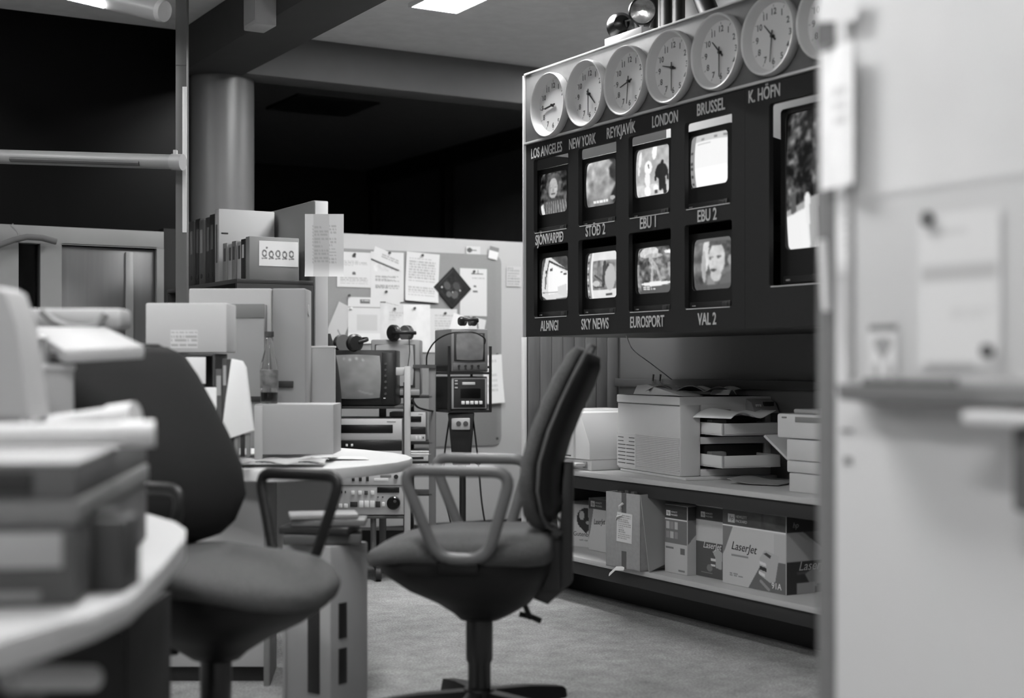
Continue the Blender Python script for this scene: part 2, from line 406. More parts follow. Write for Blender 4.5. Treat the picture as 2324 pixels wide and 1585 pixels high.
def cab_text(s, v0, v1, z, size=.062):
    o = text(s, size, M_let, t, ((V0-(v0+v1)/2), -.0012, z), bold=.0008)
    xs = [v.co.x for v in o.data.vertices]; wd = max(xs)-min(xs); c = (max(xs)+min(xs))/2
    k = abs(v0-v1)/wd; cc = V0-(v0+v1)/2
    for v in o.data.vertices: v.co.x = (v.co.x-c)*k+cc
for s, a, b, z in [('LOS ANGELES', 5.358, 5.105, 2.012), ('NEW YORK', 5.049, 4.846, 2.012), ('REYKJAVÍK', 4.766, 4.566, 2.018), ('LONDON', 4.455, 4.292, 2.018),
                   ('BRUSSEL', 4.175, 4.013, 2.021), ('K. HÖFN', 3.882, 3.718, 2.021),
                   ('SJÓNVARPIÐ', 5.321, 5.094, 1.629), ('STÖÐ 2', 4.921, 4.778, 1.635), ('EBU 1', 4.536, 4.432, 1.635), ('EBU 2', 4.172, 4.061, 1.63),
                   ('ALÞINGI', 5.280, 5.136, 1.253), ('SKY NEWS', 4.954, 4.753, 1.252), ('EUROSPORT', 4.602, 4.378, 1.251), ('VAL 2', 4.172, 4.064, 1.251)]:
    cab_text(s, a, b, z)
# ------------------------------------------------------------------ clocks
M_rim = mat(.72, .35, name='clock_rim'); M_face = mat(.74, .5, name='clock_face'); M_num = mat(.28, .6)
def hand(ang, ln, wd, name, par, y, tail=.02):
    d = Vector((math.sin(ang), 0, math.cos(ang))); n = Vector((d.z, 0, -d.x))
    g = G(); q = [(-d*tail)+n*wd, (-d*tail)-n*wd, d*ln-n*wd*.4, d*ln+n*wd*.4]
    a = [Vector((p.x, y, p.z)) for p in q]; b = [Vector((p.x, y-.002, p.z)) for p in q]
    g.hexa(a, b); part(g, name, mat(.12, .5), par)
def make_clock(v, z, where, hh, mm):
    R = .1365
    t = thing('wall_clock', 'round white-rimmed wall clock '+where, 'clock', (UP-.005, v, z), WALLR, 'world time clocks on the grey board')
    g = G(); n = 56; prof = [(R-.004, 0), (R, -.006), (R, -.034), (R-.003, -.038), (R-.007, -.037), (R-.010, -.032), (R-.022, -.006), (R-.024, -.003)]
    R2 = []
    for r, h in prof: R2.append([(r*math.cos(2*PI*i/n), h, r*math.sin(2*PI*i/n)) for i in range(n)])
    g.rings(R2, cap=False); part(g, 'rim', M_rim, t, sharp=60)
    part(G().cyl((0, 0, 0), (0, -.004, 0), R-.021, n=56), 'dial', M_face, t)
    nb = []
    for k in range(1, 13):
        a = 2*PI*k/12; r = .085
        o = text(str(k), .031, M_num, t, (r*math.sin(a), -.0045, r*math.cos(a)-.001), 'numeral', ext=.0002, bold=.0006)
    g = G()
    for k in range(12):
        a = 2*PI*k/12; d = Vector((math.sin(a), 0, math.cos(a))); m_ = Vector((d.z, 0, -d.x))
        q = [d*.1+m_*.0008, d*.1-m_*.0008, d*.109-m_*.0008, d*.109+m_*.0008]
        g.hexa([p+Vector((0, -.004, 0)) for p in q], [p+Vector((0, -.0046, 0)) for p in q])
    part(g, 'hour_marks', M_num, t)
    ha = 2*PI*((hh % 12)+mm/60)/12; ma = 2*PI*mm/60
    hand(ha, .062, .0035, 'hour_hand', t, -.008); hand(ma, .088, .0025, 'minute_hand', t, -.012)
    part(G().cyl((0, -.004, 0), (0, -.016, 0), .006, n=16), 'hub', mat(.12, .4), t)
CL = [(5.163, 2.197, 'over the sign LOS ANGELES, brightest and farthest left', 8, 44), (4.879, 2.199, 'over the sign NEW YORK', 4, 30),
      (4.595, 2.202, 'over the sign REYKJAVÍK', 8, 31), (4.311, 2.204, 'over the sign LONDON', 9, 30), (4.027, 2.207, 'over the sign BRUSSEL', 10, 30),
      (3.742, 2.208, 'over the sign K. HÖFN', 10, 31), (3.458, 2.209, 'half hidden behind the whiteboard partition', 3, 30)]
for c_ in CL: make_clock(*c_)
# ------------------------------------------------------------------ monitor pictures
def pic_woman():
    c = Cv(64, 72, .22).noise(.22, 9); c.ell(.52, .30, .27, .25, .36); c.noise(.06, 14, .25, .8, .05, .5)
    c.ell(.5, .40, .155, .24, .74); c.rect(.39, .47, .37, .39, .5).rect(.54, .63, .37, .39, .5).ell(.38, .42, .035, .15, .6).ell(.51, .45, .02, .05, .62).rect(.44, .58, .52, .545, .3)
    c.poly([(.12, 1), (.25, .72), (.42, .62), (.60, .62), (.85, .70), (1, .85), (1, 1)], .30)
    for k in range(9): c.poly([(.20+k*.09, 1), (.27+k*.075, .70), (.30+k*.075, .70), (.24+k*.09, 1)], .6)
    c.poly([(.02, 1), (.02, .78), (.14, .72), (.16, 1)], .9); return c.noise(.05, 14).blur(2)
def pic_smoke():
    c = Cv(64, 72, .8); c.noise(.22, 4); c.poly([(.72, .0), (1, 0), (1, 1), (.9, 1), (.8, .8), (.95, .55), (.78, .4), (.75, .2), (.85, .1)], .22)
    c.blur(4); c.noise(.05, 10); c.a *= 1-.35*np.clip((c.Y-.45)/.4, 0, 1); c.words(.25, .72, .86, .92, 1, .97, .9); c.ell(.85, .85, .07, .05, .7); return c.blur(1)
def pic_soccer():
    c = Cv(64, 72, .72).noise(.07, 9); c.a[c.Y > .75] += .1
    c.ell(.14, .22, .05, .16, .97).ell(.12, .45, .03, .1, .95); c.ell(.56, .12, .07, .16, 1)
    c.ell(.40, .42, .11, .14, 1).ell(.38, .65, .08, .16, .98).ell(.36, .88, .10, .10, 1).line(.4, .36, .42, .42, .012, .2)
    c.ell(.78, .36, .04, .05, .15).ell(.76, .53, .15, .16, .14).line(.63, .50, .60, .68, .025, .14).line(.89, .52, .92, .70, .025, .14)
    c.line(.74, .62, .73, .85, .05, .13).line(.80, .62, .84, .95, .045, .13).ell(.6, .84, .07, .07, 1).rect(.56, .64, .88, .95, .3); return c.blur(1)
def pic_screen():
    c = Cv(64, 72, .80); c.rect(.0, .14, .0, 1, .58).rect(.14, 1, .14, 1, .97).rect(.14, 1, .62, 1, 1.0)
    c.rect(.3, .38, .08, .12, .6).rect(.62, .7, .07, .11, .55).rect(.85, .97, .06, .1, .55).rect(.2, .55, .18, .2, .7)
    for y in (.3, .5, .6, .75, .9): c.rect(.03, .09, y, y+.05, .3)
    return c.blur(1)
def pic_page():
    c = Cv(64, 72, .30).noise(.12, 6); c.poly([(.15, .02), (.32, .0), (1, .36), (.92, .95), (.2, .98), (.0, .9)], .88)
    c.poly([(.32, .12), (1, .45), (.95, .8), (.28, .86)], .98); c.line(.3, .1, 1, .36, .018, .2).line(.3, .12, .17, .72, .015, .25)
    c.rect(.36, .42, .28, .34, .3).rect(.42, .46, .27, .33, .45).rect(.72, .78, .36, .39, .3).rect(.82, .9, .40, .44, .3)
    c.rect(.19, .26, .3, .38, .3).rect(.17, .23, .45, .62, .45); c.line(.05, .82, .65, .81, .008, .5).poly([(.62, .7), (.9, .65), (.9, .97), (.62, .85)], .85); return c.blur(1)
def pic_frame():
    c = Cv(64, 72, .9); c.noise(.02, 5); c.rect(0, .12, 0, 1, .62)
    for k in range(8): c.ell(.06, .08+k*.125, .035, .03, .3 if k % 2 else .85)
    c.rect(.13, .145, 0, 1, .4); c.rect(.16, .22, 0, 1, .95); c.rect(.22, 1, .20, .80, .55)
    c.noise(.16, 7, .22, 1, .2, .8); c.ell(.76, .55, .15, .28, .74).line(.6, .25, .56, .72, .04, .22).line(.58, .45, .70, .30, .03, .25)
    c.line(.3, .5, .58, .66, .018, .3).rect(.27, .6, .74, .77, .3).ell(.34, .67, .12, .06, .8); c.rect(.62, .82, .89, .93, .3); return c.blur(1)
def pic_sport():
    c = Cv(64, 72, .42).noise(.2, 9); c.ell(.35, .12, .28, .12, .85).ell(.5, .2, .25, .05, .75).ell(.9, .13, .12, .04, .95)
    c.line(.42, .28, .58, .45, .05, .75).line(.5, .4, .46, .72, .035, .72).line(.60, .45, .70, .72, .03, .7).line(.92, .4, .94, .6, .05, .62).line(.05, .4, .04, .8, .05, .6)
    c.noise(.08, 16); c.ell(.55, .785, .42, .045, .95).rect(.12, 1, .83, 1, .36); c.words(.18, .6, .84, .92, 2, .92, .6); return c.blur(1)
def pic_man():
    c = Cv(64, 72, .42); c.noise(.14, 5); c.ell(.35, .3, .09, .35, .86).ell(.3, .55, .06, .3, .7)
    c.ell(.72, .30, .30, .30, .33).noise(.06, 16, .4, 1, .0, .6)
    c.ell(.62, .42, .20, .31, .80); c.ell(.6, .72, .13, .12, .76); c.poly([(.40, .2), (.5, .06), (.8, .08), (.72, .16), (.5, .16)], .35)
    c.rect(.44, .54, .37, .39, .35).rect(.63, .73, .36, .385, .35).ell(.47, .41, .03, .015, .4).ell(.67, .40, .032, .015, .4).poly([(.53, .42), (.50, .53), (.56, .53)], .72)
    c.ell(.545, .62, .075, .028, .3).ell(.93, .45, .05, .1, .62).noise(.05, 12, .3, .9, .1, .9).ell(.60, .60, .03, .01, .7).poly([(.5, .8), (.62, .98), (.75, .78), (1, .62), (1, 1), (.5, 1)], .40).poly([(.35, 1), (.42, .7), (.56, .84), (.6, 1)], .55)
    c.rect(0, 1, 0, .09, .42).rect(0, 1, .89, 1, .34); return c.blur(2)
def pic_tree():
    c = Cv(90, 130, .22).noise(.30, 14); c.noise(.12, 30); c.poly([(0, .72), (.35, .62), (1, .5), (1, 1), (0, 1)], .66)
    for k in range(6): c.line(.12+k*.16, .62, .08+k*.17, 1, .03, .92 if k % 2 else .35)
    c.poly([(0, .76), (.25, .7), (.28, 1), (0, 1)], .95); return c.blur(1)
PICS = [[pic_woman, pic_smoke, pic_soccer, pic_screen], [pic_page, pic_frame, pic_sport, pic_man]]
NAMES = [['a woman in a striped blouse talking, far left of the upper row', 'bright smoke and a subtitle, second in the upper row', 'a dark figure walking on a pitch, third in the upper row', 'an almost blank white page, last of the small upper row'],
         ['a tilted white page, far left of the lower row', 'a framed picture with side buttons, second in the lower row', 'a crowd with a caption bar, third in the lower row', "a man's face close up, last in the lower row"]]
SY = [[(397, 490), (372, 473), (342, 451), (312, 429)], [(587, 683), (576, 680), (565, 669), (545, 661)]]
def monitor(v_far, zc, w, h, pic, label, parent_z, udepth=.045, deep=.38, bulge=.012, group='monitors in the display cabinet', tilt=0):
    """v_far: far edge of the picture; faces the room"""
    zb = parent_z; cz = zc-zb
    t = thing('television_monitor', label, 'monitor', (UP+udepth, v_far-w/2, zb), WALLR, group)
    bw = .028; x0, x1 = -w/2-bw, w/2+bw; zt = cz+h/2+.022
    # bezel ring
    o = board(rrect(x0, x1, .0, zt, .012), [rrect(-w/2-.004, w/2+.004, cz-h/2-.004, cz+h/2+.004, .02)], .02, M_plastic, 'bezel', t, 0, .002)
    g = G().hexa([(x0+.004, .02, .002), (x1-.004, .02, .002), (x1-.05, deep, .02), (x0+.05, deep, .02)], [(x0+.004, .02, zt-.004), (x1-.004, .02, zt-.004), (x1-.05, deep, zt-.05), (x0+.05, deep, zt-.05)], .004)
    part(g, 'casing', M_plastic, t)
    picture(pic, w, h, 'screen', t, (0, .014, cz), 'screen', bulge)
    part(G().box(x0+.02, x1-.02, -.006, 0, .010, .034, .002), 'control_strip', mat(.14, .35), t)
    part(G().box(x0+.035, x0+.055, -.008, -.005, .018, .023, .001), 'badge', mat(.6, .3), t)
    part(G().box(x1-.065, x1-.035, -.009, -.005, .014, .030, .002), 'button', mat(.2, .35), t)
    return t
for r in range(2):
    for k in range(4):
        vf = HV[k][0]-.000+.0
        a = onU([1226, 1330, 1443, 1567][k] if r == 0 else [1228, 1332, 1446, 1574][k], SY[r][k][0], UP+.05); b2 = onU([1226, 1330, 1443, 1567][k], SY[r][k][1], UP+.05)
        zt, zb = a[2], b2[2]; base = ROW[r][0]-.008
        monitor(a[1], (zt+zb)/2, .222, (zt-zb)*.97, PICS[r][k](), 'black television showing '+NAMES[r][k], base)
a = onU(1784, 262, UP+.06); b2 = onU(1784, 566, UP+.06)
monitor(a[1], (a[2]+b2[2])/2, .42, (a[2]-b2[2]), pic_tree(), 'large black television monitor at the right end, showing dark foliage and bright clothes', 1.356, .06, .5, .02, group='big monitor')

# ------------------------------------------------------------------ emergency spot light on top of the cabinet
t = thing('emergency_light', 'twin-headed emergency spotlight on a white box above the clock board', 'emergency light', (3.32, 4.70, ZTOP+.008), WALLR)
part(G().box(-.13, .13, -.06, .06, 0, .045, .004), 'battery_box', mat(.85, .4), t)
for sx, yaw, zz, nm in ((-.085, -2.1, .095, 'turned away'), (.070, .80, .122, 'facing the room')):
    g = G(); M_ = Matrix.Translation((sx, -.01, zz)) @ Matrix.Rotation(yaw, 4, 'Z') @ Matrix.Scale(.80, 4); g.M = M_
    g.lathe([(.012, .075), (.04, .065), (.062, .03), (.068, -.005), (.072, -.012), (.066, -.02), (.062, -.012)], 32, axis='y')
    h_ = part(g, 'lamp_head', mat(.10, .25), t, 'black round lamp head '+nm)
    g = G(); g.M = M_; g.lathe([(.0, .04), (.03, .03), (.05, .01), (.062, -.010)], 32, axis='y'); part(g, 'reflector', mat(.95, .12, metal=1), h_)
    g = G(); g.M = M_; g.lathe([(.0, -.020), (.035, -.018), (.062, -.012)], 32, axis='y'); part(g, 'lens', mat(.86, .18, .35, 30, .4, metal=.75, name='fluted_lens'), h_)  # opaque bright grey lens: the lit reflector's shine is put into its colour
    part(G().tube(smoothpts([(sx, 0, .045), (sx+.01, .02, .08), (sx, .0, zz-.055)], .02, closed=False), .006), 'bracket', M_steel, t)
part(G().tube([(-.05, 0, .045), (-.02, -.03, .1), (.02, -.02, .1), (.05, 0, .045)], .004), 'cable', mat(.3, .4), t)
# pipes on the wall above the cabinet
for px, tl in ((1479, 0), (1512, 0), (1540, 0)):
    p = onU(px, 20, 3.9)
    one(G().cyl((0, 0, 2.3), (0, 0, 2.9), .03), 'wall_pipe', M_black, {1479: 'thin dark pipe beside the emergency light, leftmost of the wall pipes', 1512: 'dark vertical pipe on the wall above the clocks, middle one', 1540: 'dark vertical pipe on the wall above the London clock, nearer the slanted one'}[px], 'pipe', (p[0], p[1], 0))
p = onU(1622, 60, 3.88); q = onU(1594, -10, 3.88)
one(G().cyl((0, 0, 0), (q[0]-p[0], q[1]-p[1], q[2]-p[2]), .045), 'slanted_pipe', M_black, 'thick dark slanted pipe on the wall above the Brussel clock', 'pipe', p)

# ------------------------------------------------------------------ open shelves under the monitors
US = 3.5; ZS = .606; ZL = .217
t = thing('storage_shelf', 'long two-tier wooden shelf unit under the monitor wall', 'shelf', (US, 5.86, 0), WALLR)
LS = 5.86-2.6
M_shelf = mat(.70, .45, .05, 12, stretch=(1, 12, 12)); M_apron = mat(.16, .6)
for z in (ZS, ZL):
    part(G().box(0, LS, .0, .54, z-.022, z, .002), 'shelf_board', M_shelf, t)
    part(G().box(0, LS, .012, .035, z-.08, z-.022, .002), 'apron', M_apron, t)
part(G().box(.02, LS, .235, .54, 0, ZL-.022), 'filler', M_black, t, 'black plinth under the lower shelf')  # black box filling the space under the lower shelf
e = part(G().box(-.012, 0, -.004, .54, 0, 2.3), 'end_panel', mat(.30, .5), t)
part(G().box(-.020, .004, -.012, .004, 0, 1.22, .001), 'edge_trim', mat(.78, .4), t, 'light edge trim')
for k in range(8):                                          # vertical boards of the end panel
    y0 = .012+k*.065
    part(G().box(.0, .010+.002*(k % 2), y0, y0+.0625, ZS, 1.25, .002), 'board', mat(.38+.025*(k % 3), .5, .12, 6, stretch=(8, 8, .6)), e)
# wall panelling: ledge behind the printers
struct(G().box(4.0, 4.05, 2.6, 5.84, .98, 1.02, .004), 'trim_ledge', M_dkgrey, 'dark ledge on the wall behind the printers')
struct(G().box(4.03, 4.05, 2.6, 5.84, .60, .98, .002), 'trim_wainscot', mat(.42, .5, .06, 5, stretch=(1, 1, 9)), 'grained board on the wall under the ledge')
struct(G().box(4.035, 4.05, 2.6, 5.84, 1.02, 1.5, .002), 'trim_wall_board', mat(.40, .6), 'plain grey board on the wall under the cabinet')
# cables from the cabinet to the printer
def P3(px, py, u): return Vector(onU(px, py, u))
one(G().tube(smoothpts([P3(1420, 758, 3.5), P3(1434, 795, 3.6), P3(1470, 820, 3.7), P3(1525, 862, 3.85)], .08, 6, False), .0022), 'thin_cable', mat(.62, .5), 'thin pale cable running down from the monitor cabinet to the wall', 'cable')
for px in (1483, 1499):
    one(G().tube([P3(px, 850, 3.99), P3(px-2, 866, 3.985), P3(px+3, 878, 3.98)], .005), 'black_cable', M_black, {1483: 'short black cable on the ledge, left of the pair', 1499: 'short black cable on the ledge, right of the pair'}[px], 'cable')

# ------------------------------------------------------------------ things on the upper shelf
def wallthing(name, label, cat, u, v, z, rot=0, group=None): return thing(name, label, cat, (u, v, z), WALLR+rot, group)
# small printer at the far end
t = wallthing('desktop_printer', 'beige desktop printer at the far end of the upper shelf, behind the chair back', 'printer', 3.54, 5.80, ZS)
part(G().prism([(0, .0), (.33, .0), (.33, .045), (.30, .10), (.30, .27), (.02, .27), (0, .25)], .0, .38, axis='x', bev=.006).bm and G().box(.02, .42, .02, .38, .0, .05, .006).box(.0, .30, .0, .38, .05, .272, .008), 'body', M_beige, t)
part(G().prism([(.30, .05), (.42, .05), (.42, .12), (.34, .26), (.30, .268)], .01, .37, axis='y', bev=.004), 'sloped_cover', mat(.80, .45), t)
part(G().box(.36, .39, .012, .018, .01, .04, .002), 'tray_latch', mat(.55, .4), t)
part(G().box(.03, .16, -.003, .004, .238, .252, .001), 'name_plate', mat(.35, .5), t)
part(G().box(.10, .28, -.003, .004, .06, .066), 'paper_slot', M_dkgrey, t)
part(G().box(.0, .4, -.05, .0, .02, .035, .003), 'paper_tray', mat(.72, .5), t)
# large laser printer
pu, pv = 3.595, 4.765
t = wallthing('laser_printer', 'large beige office laser printer with open paper trays on the upper shelf', 'printer', pu, pv, ZS+.012, -.153)
# local x grows towards the camera, so the far side is at negative x; local y goes towards the wall
PW, PD, PH = .60, .44, .335
M_pr = mat(.76, .45, .02, 8)
g = G().box(-PW, 0, .0, .10, 0, PH, .010).box(-PW, -.25, .10, PD, 0, PH, .006).box(-.25, 0, .10, PD, .25, PH, .006).box(-.25, 0, .10, PD, .135, .165, .004).box(-.25, 0, .10, PD, 0, .03, .004).box(-.25, 0, PD-.03, PD, .02, PH, .004)
body = part(g, 'body', M_pr, t)
part(G().box(-PW-.002, .002, -.003, PD+.002, PH-.036, PH, .006), 'lid', mat(.78, .4), t)
part(G().box(-PW, .001, -.0035, -.002, PH-.039, PH-.036), 'lid_seam', M_dkgrey, t)
part(G().prism([(-PW+.06, PH), (-PW+.10, PH+.042), (-PW+.20, PH+.048), (-.08, PH+.001)], .05, .16, axis='y', bev=.003), 'sloping_cover', mat(.84, .45), t)
for k in range(20):
    z = .015+k*.0075
    part(G().box(-.40, -.006, -.0028, .002, z, z+.004, .001), 'rib', mat(.74, .45), t)
g_ = G().box(-.598, -.41, -.002, .002, .012, .162)
gr = part(g_, 'vent_panel', mat(.75, .45), t)
for k in range(8):
    z = .026+k*.0165
    if k in (6, 7): part(G().box(-.585, -.53, -.003, .0, z, z+.003), 'vent_slot', M_black, gr); part(G().box(-.475, -.42, -.003, .0, z, z+.003), 'vent_slot', M_black, gr)
    else: part(G().box(-.585, -.51, -.003, .0, z, z+.003), 'vent_slot', M_black, gr); part(G().box(-.50, -.42, -.003, .0, z, z+.003), 'vent_slot', M_black, gr)
part(G().box(-.24, -.004, .12, PD-.04, .035, .13), 'tray_bay', M_black, t); part(G().box(-.24, -.004, .12, PD-.04, .17, .245), 'tray_bay', M_black, t)
for z, dy in ((.045, 0), (.178, .01)):
    tr = part(G().box(-.10, .17, .105, .115, z, z+.05, .002).box(-.10, .17, PD-.07, PD-.06, z, z+.05, .002).box(.16, .17, .105, PD-.06, z, z+.05, .002).box(-.10, .17, .105, PD-.06, z, z+.006), 'paper_drawer', mat(.80, .45), t)
    part(G().box(-.08, .14, .12, PD-.08, z+.006, z+.03), 'paper_stack', M_paper, tr)
    part(G().box(-.02, .04, .13, .20, z+.03, z+.06, .004), 'toner_block', mat(.45, .5), tr)
cp = part(G().prism([(.0, .262), (.0, .325), (.045, .31), (.075, .265)], .315, .435, axis='y', bev=.003), 'control_panel', mat(.58, .45), t)
part(G().box(.046, .064, .37, .415, .295, .312, .001), 'display', M_black, cp)
for k in range(3): part(G().box(.048, .058, .33+k*.010, .337+k*.010, .292, .302, .001), 'key', M_white, cp)
part(G().box(.0, .003, .12, .24, .275, .279), 'output_slot', M_dkgrey, t)
part(G().box(-PW+.03, .05, .0, PD, -.012, 0, .003), 'base_plate', mat(.72, .5), t)
# papers on and around it
def sheet(name, label, cat, loc, rotz, w, d, fn, m=None, nx=18, ny=14, th=.0012):
    g = G(); R = []
    tops = [[g._v((w*(i/(nx-1)-.5), d*(j/(ny-1)-.5), fn(i/(nx-1), j/(ny-1)))) for i in range(nx)] for j in range(ny)]
    for j in range(ny-1):
        for i in range(nx-1): g.bm.faces.new((tops[j][i], tops[j][i+1], tops[j+1][i+1], tops[j+1][i]))
    o = one(g, name, m or M_paper, label, cat, loc, (0, 0, rotz), sharp=180)
    s_ = o.modifiers.new('thickness', 'SOLIDIFY'); s_.thickness = th; return o
top = ZS+.012+PH
sheet('crumpled_papers', 'loose crumpled papers lying on top of the large printer', 'papers', (pu+.24, pv+.22, top+.012), -1.3, .36, .22, lambda a, b: .028*abs(math.sin(7*a+2*b))*abs(math.sin(3*b+1.2))+.004, mat(.68, .8))
sheet('paper_scrap', 'small bright scrap of paper on the near end of the printer top', 'paper', (pu+.27, pv+.05, top+.006), .4, .07, .09, lambda a, b: .022*math.sin(PI*a), M_paper)
sheet('draped_printout', 'fan of bright printouts drooping over the upper paper tray', 'papers', (pu+.20, pv-.11, ZS+.262), .12, .27, .22, lambda a, b: .028*math.sin(PI*min(1, a*1.5))-.045*max(0, .45-abs(a-.55))*(1.0-b)*1.5+.03*a, mat(.93, .7))
sheet('dropped_paper', 'curled grey sheet lying on the shelf in front of the trays', 'paper', (pu+.20, pv-.30, ZS+.004), .5, .26, .22, lambda a, b: .001+.05*max(0, b-.55)**1.3, mat(.52, .7))
# near printer on stacked paper drawers
t = wallthing('stacked_printer', 'beige printer standing on paper drawers, cut off by the whiteboard partition', 'printer', 3.62, 4.13, ZS)
for k, (x0, x1, z0, z1, gm) in enumerate([(.012, .42, .0, .072, .74), (.0, .42, .074, .118, .76), (-.002, .42, .120, .20, .78)]):
    d = part(G().box(x0, x1, .0, .33, z0, z1, .005), 'paper_drawer', mat(gm, .45), t)
part(G().box(-.045, .42, -.01, .34, .203, .295, .008), 'body', mat(.79, .45), t)
part(G().box(-.02, .42, .05, .33, .295, .312, .006), 'top_cover', mat(.80, .45), t)
part(G().box(.06, .42, -.013, -.008, .265, .285, .001), 'dark_band', mat(.5, .45), t); part(G().box(-.015, .01, -.013, -.008, .278, .284, .001), 'badge', M_mid, t)
part(G().box(.1, .3, .10, .2, .312, .316, .001), 'top_slot', M_dark, t)
part(G().box(.20, .24, -.003, .002, .02, .05, .002), 'drawer_grip', M_mid, t)
part(G().prism([(-.17, .20), (-.16, .207), (.0, .105), (.0, .095)], .03, .28, axis='y'), 'fold_out_tray', mat(.72, .45), t)

# ------------------------------------------------------------------ boxes on the lower shelf
def carton(label, u, v, w, d, h, rot=0, m=None, group=None, base=.0):
    """near left corner order: local x runs from far (0) to near (w); local y into the shelf"""
    t = wallthing('cardboard_box', label, 'box', u, v, ZL, rot, group)
    part(G().box(0, w, 0, d, 0, h, .002), 'carton', m or M_card, t); return t
def hp_logo(t, x, z, s, side=False):
    # lettered tile with the two-letter mark
    def place(px, pz):
        return (px, -.0016, pz)
    if not side:
        a = part(G().box(x, x+s, -.0014, 0, z, z+s*.8, .0003), 'logo_tile', mat(.80, .6), t)
        text('hp', s*.62, mat(.35, .6), t, (x+s*.5, -.0018, z+s*.42), shear=.25, ext=.0002)
        text('HEWLETT', s*.36, mat(.78, .6), t, (x+s*1.15, -.0014, z+s*.60), align='LEFT', ext=.0002)
        text('PACKARD', s*.36, mat(.78, .6), t, (x+s*1.15, -.0014, z+s*.18), align='LEFT', ext=.0002)
def side_text(s, size, m, t, w, y, z, shear=0, align='CENTER'):
    return text(s, size, m, t, (w+.0014, y, z), ext=.0002, shear=shear, rot=Matrix.Rotation(PI/2, 4, 'Z'), align=align)
def printed(t, cv, w, h, side=False, d=0, W_=0):
    if not side: picture(cv, w-.004, h-.004, 'printed_face', t, (w/2, -.0008, h/2))
    else: picture(cv, d-.004, h-.004, 'printed_face', t, (W_+.0008, d/2, h/2), rotz=PI/2)
# A ream box
t = carton('pale paper box with a dark crest, farthest along the lower shelf', 3.66, 5.83, .24, .18, .205, .35, mat(.70, .8))
c = Cv(50, 50, .72); c.ell(.72, .34, .22, .26, .14).ell(.62, .26, .07, .1, .65).rect(.78, .8, .1, .3, .6).ell(.8, .42, .08, .05, .6).poly([(.55, .5), (.9, .5), (.72, .68)], .14)
printed(t, c, .24, .205); text('Gutenberg', .030, mat(.12, .6), t, (.098, -.0016, .062), align='LEFT', ext=.0002)
c2 = text('multi copy', .012, mat(.4, .6), t, (.16, -.0016, .035), ext=.0002)
# B small toner box
t = carton('tall toner box with a dark top, half hidden behind the brown carton', 3.69, 5.60, .19, .20, .245)
c = Cv(60, 70, .72); c.rect(0, 1, 0, .2, .30).poly([(0, .2), (.22, .2), (.1, .6), (0, .8)], .45); printed(t, c, .19, .245); hp_logo(t, .02, .205, .034); text('LaserJet', .036, mat(.12, .6), t, (.045, -.0016, .135), align='LEFT', ext=.0002, shear=.3, sx=.8, tilt=.08); 
t2 = carton('grey pack standing at the back, just above the small toner box', 3.80, 5.50, .10, .12, .285, 0, mat(.45, .7))
# C brown carton jutting out, turned
pA = onZ(1371, 1285, ZL); pB = onZ(1431, 1302, ZL)
t = wallthing('cardboard_box', 'plain brown carton with dark tape and a paper label, jutting out of the lower shelf', 'box', 3.45, 5.10, ZL+.002, .10)
h = .322; w = .225
part(G().box(0, w, 0, .004, 0, h, .001).box(0, .004, 0, .33, 0, h, .001).box(w-.004, w, 0, .33, 0, h, .001).box(0, w, .326, .33, 0, h, .001).box(0, w, 0, .33, 0, .004), 'carton', mat(.60, .85, .06, 60, .1), t)
part(G().box(.105, .135, -.0012, .0, h-.085, h), 'tape_strip', mat(.36, .5), t); part(G().box(.105, .135, -.0012, 0, 0, .075), 'tape_strip', mat(.36, .5), t)
c = Cv(40, 60, .82); c.words(.1, .9, .08, .92, 12, .6); picture(c, .10, .125, 'paper_label', t, (.125, -.002, .175), roty=.04)
part(G().tube([(.10, -.002, .25), (.115, -.02, .268), (.128, -.012, .28)], (.006, .002), 8), 'torn_tape', M_white, t); part(G().tube([(.07, -.002, .205), (.09, -.014, .222), (.11, -.003, .228)], (.004, .002), 8), 'torn_tape', M_white, t)
part(G().tube([(.125, -.003, .002), (.09, -.02, .0), (.05, -.022, -.03)], (.012, .002), 8), 'hanging_tape', M_white, t, 'white strip of tape hanging from the bottom edge')
part(G().hexa([(w, 0, h-.003), (w, .17, h-.003), (w+.03, .19, .05), (w+.03, .02, .0)], [(w+.003, 0, h), (w+.003, .17, h), (w+.034, .19, .05), (w+.034, .02, .0)]), 'side_flap', mat(.56, .85), t)
g = G()
for k in range(26):
    x, y = random.uniform(.01, .21), random.uniform(.02, .3); g.box(x-.012, x+.012, y-.01, y+.01, h-.02, h+random.uniform(-.004, .010), .002)
o = part(g, 'packing_crumbs', mat(.32, .9), t); o['kind'] = 'stuff'
# D toner box
t = carton('toner box with a dark grey slanted print and small symbols, right of the brown carton', 3.575, 4.843, .155, .30, .285, 0, mat(.70, .7))
c = Cv(70, 110, .70); c.rect(0, 1, 0, .20, .22).rect(0, 1, .20, .215, .8).rect(0, 1, .215, .56, .42)
for i in range(3):
    for j in range(2): c.rect(.06+i*.19, .21+i*.19, .25+j*.14, .35+j*.14, .68 if (i+j) % 2 == 0 else .52)
c.rect(.05, .4, .62, .645, .4).rect(.70, .9, .62, .71, .38).rect(.62, .9, .94, .965, .45); printed(t, c, .155, .285); hp_logo(t, .012, .238, .028)
c = Cv(100, 110, .70); c.rect(0, 1, 0, .20, .20).poly([(0, .2), (.36, .2), (0, .56)], .42).rect(.3, .9, .66, .68, .45); printed(t, c, 0, .285, True, .30, .155)
side_text('LaserJet', .055, mat(.15, .6), t, .155, .14, .125, .3); side_text('hp', .03, mat(.8, .6), t, .155, .06, .255, .25)
part(G().box(-.002, .157, .07, .28, .285, .292, .002), 'lid_flap', mat(.3, .6), t)
